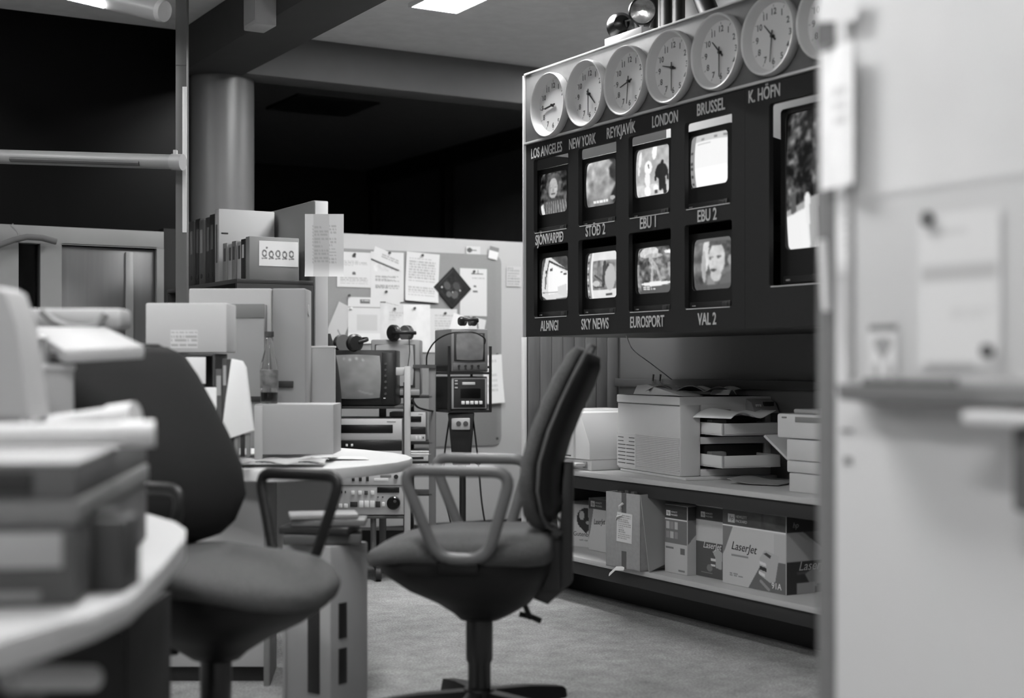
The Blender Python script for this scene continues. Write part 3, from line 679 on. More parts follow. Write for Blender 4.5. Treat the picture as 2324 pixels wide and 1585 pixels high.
# E small toner box
t = carton('narrow toner box with a light middle and dark lower print, between the two larger boxes', 3.62, 4.690, .185, .30, .29, 0, mat(.70, .7))
c = Cv(70, 110, .70); c.rect(0, 1, 0, .19, .22).rect(0, 1, .5, 1, .30); c.poly([(.60, .62), (.78, .57), (.95, .62), (.92, .86), (.72, .84), (.70, .7)], .62).rect(.55, .72, .72, .75, .8).rect(.55, .7, .80, .83, .8).ell(.5, .86, .10, .05, .45).rect(.2, .6, .93, .94, .5)
printed(t, c, .185, .29); hp_logo(t, .035, .245, .028); text('LaserJet', .036, mat(.8, .6), t, (.05, -.0016, .132), align='LEFT', ext=.0002, shear=.3)
part(G().box(0, .185, .0, .30, .29, .294, .001), 'lid_edge', mat(.8, .6), t)
# F the big one
t = carton('biggest toner box, with a large printer picture and the number 91A, nearest on the shelf', 3.588, 4.475, .378, .42, .298, 0, mat(.70, .7))
c = Cv(150, 120, .72); c.rect(0, 1, 0, .21, .33).noise(.05, 9, .4, 1, 0, .21).rect(.62, .66, .0, .2, .3).rect(0, 1, .21, .225, .85)
c.poly([(0, .225), (.17, .225), (.04, .55), (.0, .62)], .45).poly([(1, .60), (.66, .60), (.42, 1), (1, 1)], .38).rect(.82, 1, .24, .60, .68)
c.poly([(.60, .58), (.68, .47), (.90, .52), (.84, .86), (.76, .88), (.60, .80)], .66).poly([(.66, .52), (.7, .5), (.78, .53), (.76, .57)], .22).poly([(.6, .62), (.7, .64), (.7, .68), (.6, .66)], .82)
c.poly([(.6, .68), (.71, .7), (.71, .75), (.6, .73)], .15).poly([(.59, .75), (.68, .78), (.68, .82), (.59, .79)], .84).line(.62, .88, .74, .97, .02, .55).words(.12, .33, .84, .9, 2, .5).rect(.15, .42, .595, .62, .5)
printed(t, c, .378, .298); hp_logo(t, .035, .246, .042); text('LaserJet', .047, mat(.12, .6), t, (.055, -.0016, .155), align='LEFT', ext=.0003, shear=.3, tilt=-.03); text('91A', .034, mat(.86, .6), t, (.325, -.0016, .027), ext=.0003)
c = Cv(130, 120, .66); c.rect(0, 1, 0, .21, .16).poly([(.2, .21), (1, .21), (1, .55), (.55, .55)], .33).rect(0, 1, .58, 1, .20).rect(.42, .75, .5, .64, .58).rect(.12, .5, .72, .75, .3).poly([(.22, .75), (.4, .62), (.62, .66), (.6, .9), (.3, .92)], .5).rect(.12, .34, .86, 1, .6).rect(.36, .6, .88, 1, .25); c.blur(1)
printed(t, c, 0, .298, True, .42, .378); side_text('LaserJet', .05, mat(.66, .6), t, .378, .14, .105, .3); side_text('hp', .03, mat(.6, .6), t, .378, .045, .262, .25)
part(G().box(.10, .376, -.001, .40, .298, .312, .003), 'lid', mat(.82, .6), t, 'pale cardboard lid')
# small item fallen in front under the shelf
# ------------------------------------------------------------------ pinboard and its papers
PX0, PX1 = onV(700, 600, VP)[0], 4.434; PZ0, PZ1 = .589, 1.775
t = thing('pinboard', 'large grey felt pinboard on the far partition', 'pinboard', (PX1, VP-.002, PZ0))
wpb = PX1-PX0; hpb = PZ1-PZ0
part(G().prism([(p[0], p[1]) for p in rrect(-wpb, 0, 0, hpb, .05, 6)], -.008, 0, axis='y', bev=.002), 'felt', mat(.55, .95, .05, 200), t)
for x, z in ((-.03, .04), (-.03, hpb-.62)): part(G().cyl((x, -.008, z), (x, -.011, z), .008), 'screw', M_dkgrey, t)
def paper(px0, px1, py0, py1, label, paint, tilt=0, yoff=0, curl=None, cat='paper', w=40, h=56, name='pinned_paper', pin=(.5, .06), V_=VP, group='papers on the pinboard', bg=.82, pinc=M_dkgrey):
    a = onV(px0, py1, V_-.02); b = onV(px1, py0, V_-.02); cx, cz = (a[0]+b[0])/2, (a[2]+b[2])/2; ww, hh = b[0]-a[0], b[2]-a[2]
    cv = Cv(w, h, bg)
    if paint: paint(cv)
    t = thing(name, label, cat, (cx, V_-.0145-yoff, cz), 0, group); t.rotation_euler = (0, tilt, 0)
    picture(cv, ww, hh, 'sheet', t, curl=curl)
    if pin: part(G().cyl((0, 0, 0), (0, -.012, 0), .006, .008, n=12), 'push_pin', pinc, t).location = ((pin[0]-.5)*ww, -.001, (.5-pin[1])*hh)
    return t
cu = lambda X, Z: -.012*(np.clip(-Z, 0, 1))**2*4
def letter(c): c.ell(.5, .07, .07, .025, .4); c.words(.12, .88, .16, .36, 5, .68); c.line(.0, .5, 1, .5, .006, .65)
def letter2(c): c.ell(.5, .12, .06, .045, .35).words(.1, .9, .25, .42, 4, .68); c.ell(.5, .60, .06, .045, .35).words(.1, .9, .72, .92, 4, .68).line(0, .52, 1, .52, .006, .62)
paper(766, 842, 574, 651, 'letter with two printed crests, upper left of the pinboard', letter2, .0)
paper(842, 917, 574, 684, 'sheet with blocks of dense text, second in the top row of the pinboard', lambda c: (c.noise(.06, 12, .1, .9, .25, .4), c.words(.15, .85, .48, .60, 5, .62, .7), c.words(.15, .85, .66, .74, 4, .6, .7)), .0, .001, pin=(.45, .8))
paper(845, 912, 573, 602, 'tilted slip with a dark lower edge across the second sheet', lambda c: c.rect(0, 1, .88, 1, .35).words(.3, .9, .3, .6, 2, .65), .33, .006, w=40, h=20, cat='paper slip')
paper(921, 996, 576, 684, 'typed page with even lines of text, third in the top row of the pinboard', lambda c: c.words(.1, .88, .12, .62, 9, .66).words(.1, .88, .7, .9, 4, .68), .05, .003, cu, pin=(.46, .05))
paper(1045, 1106, 611, 717, 'sheet headed by dark letters, behind the black diamond poster', lambda c: c.rect(.42, .85, .1, .13, .25).rect(.5, .52, .05, .1, .3).rect(.66, .68, .04, .1, .3).words(.45, .9, .2, .24, 1, .6).rect(.5, .6, .36, .4, .3).rect(.48, .66, .47, .50, .3), .0, .0)
paper(790, 863, 676, 780, 'letter with a shaded heading block, lower left of the pinboard', lambda c: c.rect(.38, .68, .05, .14, .4).words(.42, .65, .07, .12, 1, .8).line(0, .22, 1, .22, .006, .5).rect(.28, .9, .38, .72, .76).rect(0, 1, .76, 1, .88), .0, .004, pin=(.02, -.03))
paper(863, 932, 690, 790, 'pale sheet hanging behind the upright headphones, lower middle of the pinboard', lambda c: c.words(.3, .8, .2, .4, 4, .74).noise(.03, 5), .02, .001, pin=(.45, .12))
paper(916, 977, 692, 800, 'plain white sheet below the third typed page', lambda c: c.noise(.02, 5), -.01, .003, pin=(.4, .08), bg=.88)
paper(975, 1038, 702, 800, 'page with faint lines just below the diamond poster', lambda c: c.words(.2, .9, .15, .5, 6, .72), .0, .002, pin=(.55, .1))
paper(1022, 1062, 716, 770, 'small bright note at the lower right of the pinboard, left of a tilted one', None, .3, .006, w=20, h=30, pin=(.8, .1), cat='note', bg=.9)
paper(1062, 1100, 722, 768, 'tilted small note with a scribble at the lower right of the pinboard', lambda c: c.line(.5, .2, .6, .5, .04, .35), .2, .004, w=24, h=30, pin=(.1, .1), cat='note')
paper(876, 908, 684, 695, 'thin folded slip peeping out between the rows of paper', lambda c: c.line(.1, .5, .9, .7, .04, .6), .12, .002, w=30, h=14, pin=None, cat='paper slip')
paper(1060, 1092, 560, 576, 'tiny note with a scribble on the upper rim of the partition', lambda c: c.ell(.25, .5, .18, .3, .35).line(.4, .5, .7, .5, .05, .4), .0, -.006, w=30, h=16, pin=None, cat='note', bg=.8, group=None)
paper(1110, 1131, 561, 588, 'small torn note at the top right corner of the pinboard', lambda c: c.rect(0, 1, 0, .35, .5), .2, .004, w=20, h=26, pin=None, cat='note', bg=.86, group=None)
paper(1152, 1185, 606, 650, 'faint handwritten note on the partition right of the pinboard', lambda c: c.words(.1, .9, .05, .95, 7, .58, .6), .0, -.009, w=30, h=36, pin=None, cat='note', bg=.74, group=None)
paper(1096, 1140, 806, 916, 'long pale sheet hanging off the right edge of the pinboard behind the tripod rack', lambda c: c.words(.2, .7, .1, .8, 7, .74), -.06, .012, lambda X, Z: -.03*(Z+.5)*0-.02*np.clip(-Z, 0, 1), pin=None, bg=.86)
paper(752, 792, 690, 776, 'slanting grey sheet at the left edge of the pinboard', lambda c: c.line(.55, .7, .8, .8, .02, .5), .42, .002, pin=(.75, .02), bg=.74, pinc=M_white)
# diamond poster
a = onV(1027, 654, VP-.02)
t = thing('diamond_poster', 'black square poster pinned as a diamond, with small light figures', 'poster', (a[0], VP-.022, a[2])); t.rotation_euler = (0, PI/4+.02, 0)
sd = .185
part(G().box(-sd/2, sd/2, 0, .003, -sd/2, sd/2, .001), 'backing', M_black, t)
c = Cv(64, 64, .08); c.noise(.1, 10, .14, .9, .14, .9); c.rect(.05, .1, .1, .8, .17).ell(.3, .6, .14, .12, .3).ell(.55, .35, .15, .12, .25).ell(.72, .6, .12, .14, .33).ell(.55, .75, .1, .1, .36).ell(.2, .78, .03, .03, .8).ell(.75, .35, .03, .03, .7).ell(.6, .6, .02, .02, .8)
picture(c, sd*.97, sd*.97, 'print', t, (0, -.001, 0))
# ------------------------------------------------------------------ headphones
def headphones(label, loc, rot, R=.075, flat=True, cs=.038, cordpts=None):
    t = thing('headphones', label, 'headphones', loc); t.rotation_euler = rot
    pts = [(R*math.cos(a), 0, R*1.1*math.sin(a)) for a in [PI*i/16 for i in range(17)]]
    part(G().tube(pts, (.003, .009), 8, flat=(0, 0, 1)), 'headband', M_black, t)
    for s in (-1, 1):
        part(G().lathe([(.0, .0), (cs*.8, .002), (cs, .01), (cs, .022), (cs*.7, .03), (0, .03)], 24, axis='x', c=(s*R-(.03 if s > 0 else 0), 0, -.012)), 'ear_cup', mat(.13, .35), t)
        part(G().lathe([(.0, .0), (cs*.95, .0), (cs, .006), (cs*.9, .014), (0, .014)], 24, axis='x', c=(s*(R-.032)-.007, 0, -.012)), 'ear_pad', mat(.32, .9), t)
    return t
# ------------------------------------------------------------------ tripod rack right of centre
def tri(t, T): return t
Y7 = 7.35
T = (1050, Y7, 0)
t = camthing('tripod_stand', 'black tripod stand with a socket box, carrying the portable player cage', 'stand', *T)
part(G().cyl((0, 0, .08), (0, 0, .75), .017), 'pole', M_black, t); part(G().cyl((-.005, 0, .55), (-.005, 0, .6), .021), 'chrome_collar', M_steel, t)
for k in range(3):
    a = 2*PI*k/3+.35; part(G().tube([(0, 0, .20), (.34*math.cos(a), .34*math.sin(a), .012)], (.008, .014), 8), 'leg', M_steel if k == 1 else M_black, t)
part(G().hexa([(-.05, -.045, .57), (.04, -.045, .57), (.04, .045, .57), (-.05, .045, .57)], [(-.075, -.05, .84), (.06, -.05, .84), (.06, .05, .84), (-.075, .05, .84)], .006), 'black_trunking', M_black, t)
sb = part(G().box(-.055, .04, -.075, -.05, .755, .815, .005), 'socket_box', mat(.66, .4), t)
for x in (-.018, .018): part(G().cyl((x, -.078, .787), (x, -.072, .787), .013), 'socket', M_dkgrey, sb)
for pts in ([(-.07, 0, .80), (-.10, 0, .6), (-.09, -.02, .4), (-.03, 0, .14)], [(.05, 0, .84), (.08, .0, .6), (.10, -.02, .35), (.14, 0, .15), (.13, 0, .02)], [(.03, 0, .62), (.09, .01, .56), (.09, 0, .62)]):
    part(G().tube(smoothpts(pts, .12, 6, False), .0045, 8), 'hanging_cable', M_black, t)
T = (1066, 7.30, .845)
t = camthing('player_cage', 'open metal cage on the tripod holding a small monitor and a cassette player', 'equipment rack', *T, rot=.30)
t.rotation_euler.z = CAMR+.36
CW, CDp, CH = .225, .30, .385
fr = G()
def fr_bar(a, b, r=.006): fr.tube([a, b], r, 6)
for x in (-CW/2, CW/2):
    for y in (0, CDp): fr.box(x-.006, x+.006, y-.006, y+.006, 0, CH*(.88 if y == 0 else .6))
    for z in (0.004, .2, CH*.6): fr.box(x-.006, x+.006, 0, CDp, z-.006, z+.006)
for y in (0, CDp):
    for z in (0.004, .2): fr.box(-CW/2, CW/2, y-.006, y+.006, z-.006, z+.006)
part(fr, 'cage_frame', mat(.22, .35, metal=.5), t)
part(G().box(-CW/2, CW/2, 0, CDp, 0, .006), 'floor_plate', M_black, t)
T2 = wx = None
def sub(parent, name, label, cat, loc):
    m_ = Matrix.Translation(parent.location) @ Matrix.Rotation(parent.rotation_euler.z, 4, 'Z') @ Vector(loc)
    return thing(name, label, cat, m_, parent.rotation_euler.z)
s_ = sub(t, 'cassette_player', 'small black video cassette player in the lower bay of the tripod cage', 'video player', (0, .02, .012))
part(G().box(-.10, .10, -.01, .26, 0, .17, .004), 'body', M_dark, s_)
part(G().box(-.095, .095, -.014, -.01, .005, .165, .002), 'front_frame', mat(.6, .4), s_); part(G().box(-.085, .085, -.018, -.013, .012, .158, .002), 'front_plate', M_dark, s_)
part(G().box(-.04, .03, -.021, -.016, .128, .142, .002), 'label_plate', mat(.75, .4), s_); part(G().box(-.05, .06, -.02, -.017, .06, .11, .002), 'tape_slot', mat(.04, .3), s_)
for k in range(5): part(G().box(-.045+k*.024, -.028+k*.024, -.026, -.016, .028, .045, .002), 'key', M_white, s_)
for z in (.13, .145, .11): part(G().box(-.08, -.065, -.021, -.016, z, z+.008, .001), 'switch', mat(.65, .4), s_)
s_ = sub(t, 'field_monitor', 'small grey monitor in the upper bay of the tripod cage', 'monitor', (0, .02, .207))
part(G().box(-.10, .10, -.02, .26, 0, .22, .006), 'casing', mat(.42, .45), s_)
part(G().box(-.085, .082, -.024, -.018, .055, .20, .004), 'bezel', M_dark, s_)
c = Cv(24, 24, .42).noise(.04, 4); picture(c, .14, .13, 'screen', s_, (-.002, -.0255, .128), 'print', .006)
part(G().box(-.09, .09, -.023, -.019, .008, .046, .002), 'knob_panel', mat(.36, .4), s_)
for k in range(4): part(G().cyl((-.06+k*.035, -.032, .03), (-.06+k*.035, -.022, .03), .006), 'knob', M_dark, s_)
hp = headphones('black headphones lying over the small monitor on the tripod cage', Vector(s_.location)+Vector((0, .0, .262)), (1.45, 0, s_.rotation_euler.z+.1), .05, cs=.024)
one(G().tube(smoothpts([W(968, 828, 7.35), W(968, 805, 7.3), W(985, 775, 7.25), W(1020, 755, 7.2), W(1075, 752, 7.2), W(1102, 768, 7.25), W(1100, 780, 7.3)], .1, 5, False), .004, 8), 'looped_cable', M_black, 'black cable looped over the small monitor on the tripod cage', 'cable')
# ------------------------------------------------------------------ editing rack (left of it)
def pole(px, py0, py1, Y, label, m, r=.014):
    a = W(px, py1, Y); b = W(px, py0, Y); 
T = (845, 7.15, 0)
t = camthing('editing_cart', 'tall metal editing cart on castors, holding the player decks', 'cart', *T)
fr = G(); x0 = L(T, 735, 0, 7.15)[0]; x1 = L(T, 925, 0, 7.15)[0]
sh = [L(T, 0, 1170, 7.15)[2], L(T, 0, 1047, 7.15)[2], L(T, 0, 921, 7.15)[2]]
part(G().box(x1-.015, x1+.015, -.02, .01, .08, 1.08, .002), 'front_post', mat(.68, .4), t, 'pale square post')
part(G().box(x0-.015, x0+.015, -.02, .01, .08, 1.08, .002), 'front_post', mat(.68, .4), t)
part(G().box(x1-.15, x1+.015, .012, .03, 1.035, 1.075, .002), 'top_rail', mat(.7, .4), t)
for z in sh: part(G().box(x0, x1, -.01, .45, z-.016, z-.002, .002), 'shelf_plate', mat(.3, .5), t)
for y in (.0, .43):
    for x in (x0+.01, x1-.01): part(G().box(x-.012, x+.012, y, y+.02, .08, 1.0), 'upright', M_dkgrey, t)
part(G().cyl((-.0, .05, .10), (0, .05, sh[0]-.016), .015), 'centre_leg', mat(.42, .4), t)
ccx = (-.02, .02)
part(G().cyl((-.0, .05, .09), (0, .05, .13), .028).tube([(-.0, .05, .11), (.03, .02, .06)], .02).cyl((.02, .0, .035), (.045, .0, .035), .035), 'castor', M_dark, t)
for x in (x0+.03, x1-.03): part(G().cyl((x-.012, .40, .035), (x+.012, .40, .035), .035).box(x-.012, x+.012, .39, .41, .035, .09), 'castor', M_black, t)
part(G().box(x0, x1, .3, .45, .09, .22), 'cable_bin', M_black, t)
def deck(label, T, px0, px1, py0, py1, Y, style, depth=.38):
    t = camthing('video_deck', label, 'video deck', T[0], T[1], T[2]); a = L(T, px0, py1, Y); b = L(T, px1, py0, Y)
    x0, x1, z0, z1, y = a[0], b[0], a[2], b[2], a[1]; w, h = x1-x0, z1-z0
    M_ = mat(.70, .45)
    part(G().box(x0, x1, y, y+depth, z0, z1, .003), 'body', M_, t)
    def r(a0, a1, b0, b1, m, name, d=.004, lab=None, bev=.0008): return part(G().box(x0+a0*w, x0+a1*w, y-d, y+.001, z1-b1*h, z1-b0*h, bev), name, m, t, lab)
    if style == 'play':
        r(0, 1, 0, .5, mat(.74, .45), 'upper_panel', .003); r(.04, .88, .14, .34, mat(.06, .3), 'cassette_slot', .0045); r(.80, .92, .06, .08, M_mid, 'badge', .004)
        r(0, 1, .52, .76, mat(.12, .3), 'display_band', .003)
        for k in (.08, .25, .32): r(k, k+.03, .6, .66, M_white, 'indicator', .0045)
        r(0, 1, .77, 1, mat(.72, .45), 'lower_panel', .003)
        for k in (.16, .25, .34): r(k, k+.07, .82, .96, M_dkgrey, 'key', .006); r(k+.012, k+.058, .84, .94, M_white, 'key_cap', .008)
        for k in (.72, .82): r(k, k+.05, .82, .94, mat(.85, .4), 'key', .006)
        r(.92, .95, .84, .91, M_dark, 'jack', .005)
    else:
        r(.25, .93, 0, .14, mat(.16, .4), 'cassette_slot', .004); r(0, 1, .15, .41, mat(.72, .45), 'upper_panel', .002); r(.0, 1, .405, .42, M_dkgrey, 'seam', .0035)
        r(.02, .12, .22, .34, mat(.5, .4), 'meter', .004)
        for k in (.34, .43, .52): r(k, k+.035, .22, .33, M_dark, 'lever', .007)
        r(.62, .80, .27, .33, M_white, 'label_plate', .004); r(.70, .84, .2, .25, M_mid, 'window', .004)
        part(G().cyl((x0+.90*w, y-.012, z1-.24*h), (x0+.90*w, y, z1-.24*h), .011), 'knob', M_dark, t)
        for k in (.19,): r(k, k+.03, .12, .2, M_dark, 'switch', .006)
        r(.66, .94, .45, .56, mat(.08, .3), 'time_display', .004)
        for i, k in enumerate((.04, .09, .33, .42, .5, .58)): r(k, k+.042, .52, .60, M_dkgrey if i == 4 else M_white, 'key', .008)
        for i, k in enumerate((.03, .09, .17, .24)): r(k, k+.045, .78, .86, M_dark if i == 0 else M_white, 'key', .008)
        r(.32, .41, .74, .84, M_dark, 'key', .008)
        for k in (.43, .50, .57): r(k, k+.055, .72, .85, M_white, 'key', .008)
        r(.64, .70, .73, .85, M_dark, 'key', .008); r(.72, .755, .75, .83, M_white, 'key', .008)
        for k in (.20, .25): r(k, k+.015, .52, .57, M_dark, 'lamp', .005)
        for k in (.66, .72): r(k, k+.02, .635, .655, M_dark, 'lamp', .005)
        part(G().lathe([(.0, -.03), (.028, -.03), (.033, -.026), (.034, 0), (0, 0)], 32, (x0+.87*w, y, z1-.76*h), 'y'), 'jog_wheel', mat(.08, .2), t)
        part(G().cyl((x0+.89*w, y-.032, z1-.72*h), (x0+.89*w, y-.029, z1-.72*h), .008), 'wheel_dimple', M_dkgrey, t)
    return t
zz = sh
T = (845, 7.14, sh[0]); deck('wide editing deck with a jog wheel and rows of buttons, lowest on the cart', T, 738, 917, 1055, 1169, 7.14, 'edit')
T = (845, 7.14, sh[1]); deck('pale tape deck with a dark display band, middle of the cart under the black monitor', T, 742, 912, 951, 1046, 7.14, 'play')
T = (820, 7.14, sh[2])
t = camthing('video_monitor', 'black square television monitor on top of the editing cart', 'monitor', *T)
a = L(T, 735, 917, 7.14); b = L(T, 898, 795, 7.14)
part(G().box(a[0], b[0], -.01, .36, .002, b[2], .006), 'casing', mat(.09, .4), t)
c = Cv(48, 40, .50).noise(.05, 4)
for k in range(4): c.ell(.3+k*.12, .1+.03*(k % 2), .02, .03, .72)
c.line(.6, .82, .85, .9, .012, .66).blur(1); sx0, sx1 = L(T, 748, 0, 7.14)[0], L(T, 862, 0, 7.14)[0]; sz0, sz1 = L(T, 0, 903, 7.14)[2], L(T, 0, 808, 7.14)[2]
picture(c, sx1-sx0, sz1-sz0, 'screen', t, ((sx0+sx1)/2, -.012, (sz0+sz1)/2), 'print', .014, label='unlit grey picture tube')
part(G().box(sx1+.012, b[0]-.008, -.014, -.009, .01, b[2]-.012, .002), 'control_panel', mat(.13, .35), t)
for k in range(6): part(G().cyl((sx1+.03, -.022, .06+k*.03), (sx1+.03, -.012, .06+k*.03), .006, n=12), 'knob', M_dkgrey, t)
part(G().box(sx1+.02, sx1+.03, -.018, -.012, .035, .04), 'power_lamp', M_white, t)
# back rack
T = (925, 7.42, 0)
t = camthing('equipment_rack', 'dark steel equipment rack standing behind the editing cart', 'rack', T[0], 7.42, 0)
xa, xb = L(T, 868, 0, 7.42)[0], L(T, 981, 0, 7.42)[0]
for x in (xa, xb): part(G().box(x-.018, x+.018, 0, .03, 0, L(T, 0, 828, 7.42)[2], .002), 'upright', mat(.42, .4), t)
for py in (898, 1003, 1060, 1120): part(G().box(xa, xb, .0, .24, L(T, 0, py, 7.42)[2]-.014, L(T, 0, py, 7.42)[2], .002), 'shelf_plate', M_dark, t)
part(G().box(xb-.10, xb+.018, -.01, 0, L(T, 0, 836, 7.42)[2], L(T, 0, 828, 7.42)[2]), 'top_rail', M_dkgrey, t)
zr = [L(T, 0, py, 7.42)[2] for py in (898, 1003, 1060, 1120)]
T2_ = (925, 7.42, zr[1]); deck('second pale tape deck, on the rack behind the cart', T2_, 884, 966, 936, 1002, 7.42, 'play', .22)
T2_ = (925, 7.42, zr[2]+.0); deck('half hidden tape deck below the paper stack on the rear rack', T2_, 884, 972, 1034, 1059, 7.42, 'play', .22)
for k, py in enumerate((1018, 1002.5)):
    pass
T3 = (905, 7.42, zr[0])
t = camthing('grey_monitor', 'large grey computer monitor with a pale screen, behind the black monitor', 'monitor', *T3)
a = L(T3, 842, 898, 7.42); b = L(T3, 953, 771, 7.42)
part(G().box(a[0], b[0], .0, .22, .002, b[2], .008), 'casing', mat(.50, .45), t); part(G().box(a[0]+.02, b[0]-.025, -.002, .002, .04, b[2]-.025, .003), 'screen_recess', mat(.2, .5), t)
c = Cv(20, 20, .60).noise(.03, 3); picture(c, b[0]-a[0]-.065, b[2]-.085, 'screen', t, ((a[0]+b[0])/2-.005, -.004, b[2]/2+.012), 'print', .004)
part(G().box(a[0], b[0], -.015, .0, .0, .03, .004), 'chin', mat(.55, .45), t)
hz = W(905, 771, 7.42)
headphones('black headphones standing on edge on the large grey monitor', Vector(W(912, 756, 7.44)), (1.57, 0, CAMR+.9), .07, cs=.042)
headphones('grey-padded headphones lying on the black square monitor', Vector(W(795, 778, 7.2)), (1.35, 0, CAMR+2.2), .085, cs=.045)
one(G().tube([W(928, 762, 7.38), W(930, 800, 7.38), W(926, 830, 7.15)], .0025), 'headphone_cord', M_black, 'thin headphone cord hanging in front of the grey monitor', 'cord')
one(G().tube(smoothpts([W(935, 905, 7.1), W(945, 925, 7.2), W(970, 932, 7.3), W(985, 934, 7.45)], .05, 4, False), .005), 'rack_cable', M_black, 'black cable between the cart post and the rear rack', 'cable')
# papers on the back rack
o = one(G().box(-.08, .08, 0, .2, 0, .012, .004).box(-.075, .07, .0, .19, .014, .022, .004), 'paper_stack', M_paper, 'small stack of papers on the half hidden tape deck', 'papers', W(945, CY, 7.42)[:2]+(L(T2_, 0, 1034, 7.42)[2]+T2_[2]+.001,), (0, 0, CAMR))
# black chair or coat seen at the pinboard's left edge
g = G(); R = []
for i in range(9):
    tt = i/8; wv = .115*math.sin(PI*(.25+.6*tt))**.8; R.append([(wv*math.cos(a), .05*math.sin(a), .62+tt*.62) for a in [2*PI*j/20 for j in range(20)]])
g.rings(R); g.cyl((0, 0, 0), (0, 0, .64), .04); g.cyl((0, 0, 0), (0, 0, .03), .11, .09)
one(g, 'black_stool_back', M_black, 'black rounded chair back just left of the pinboard, mostly hidden by the pale post', 'chair', W(722, CY, 6.96)[:2]+(0,), (0, 0, CAMR), sharp=60)

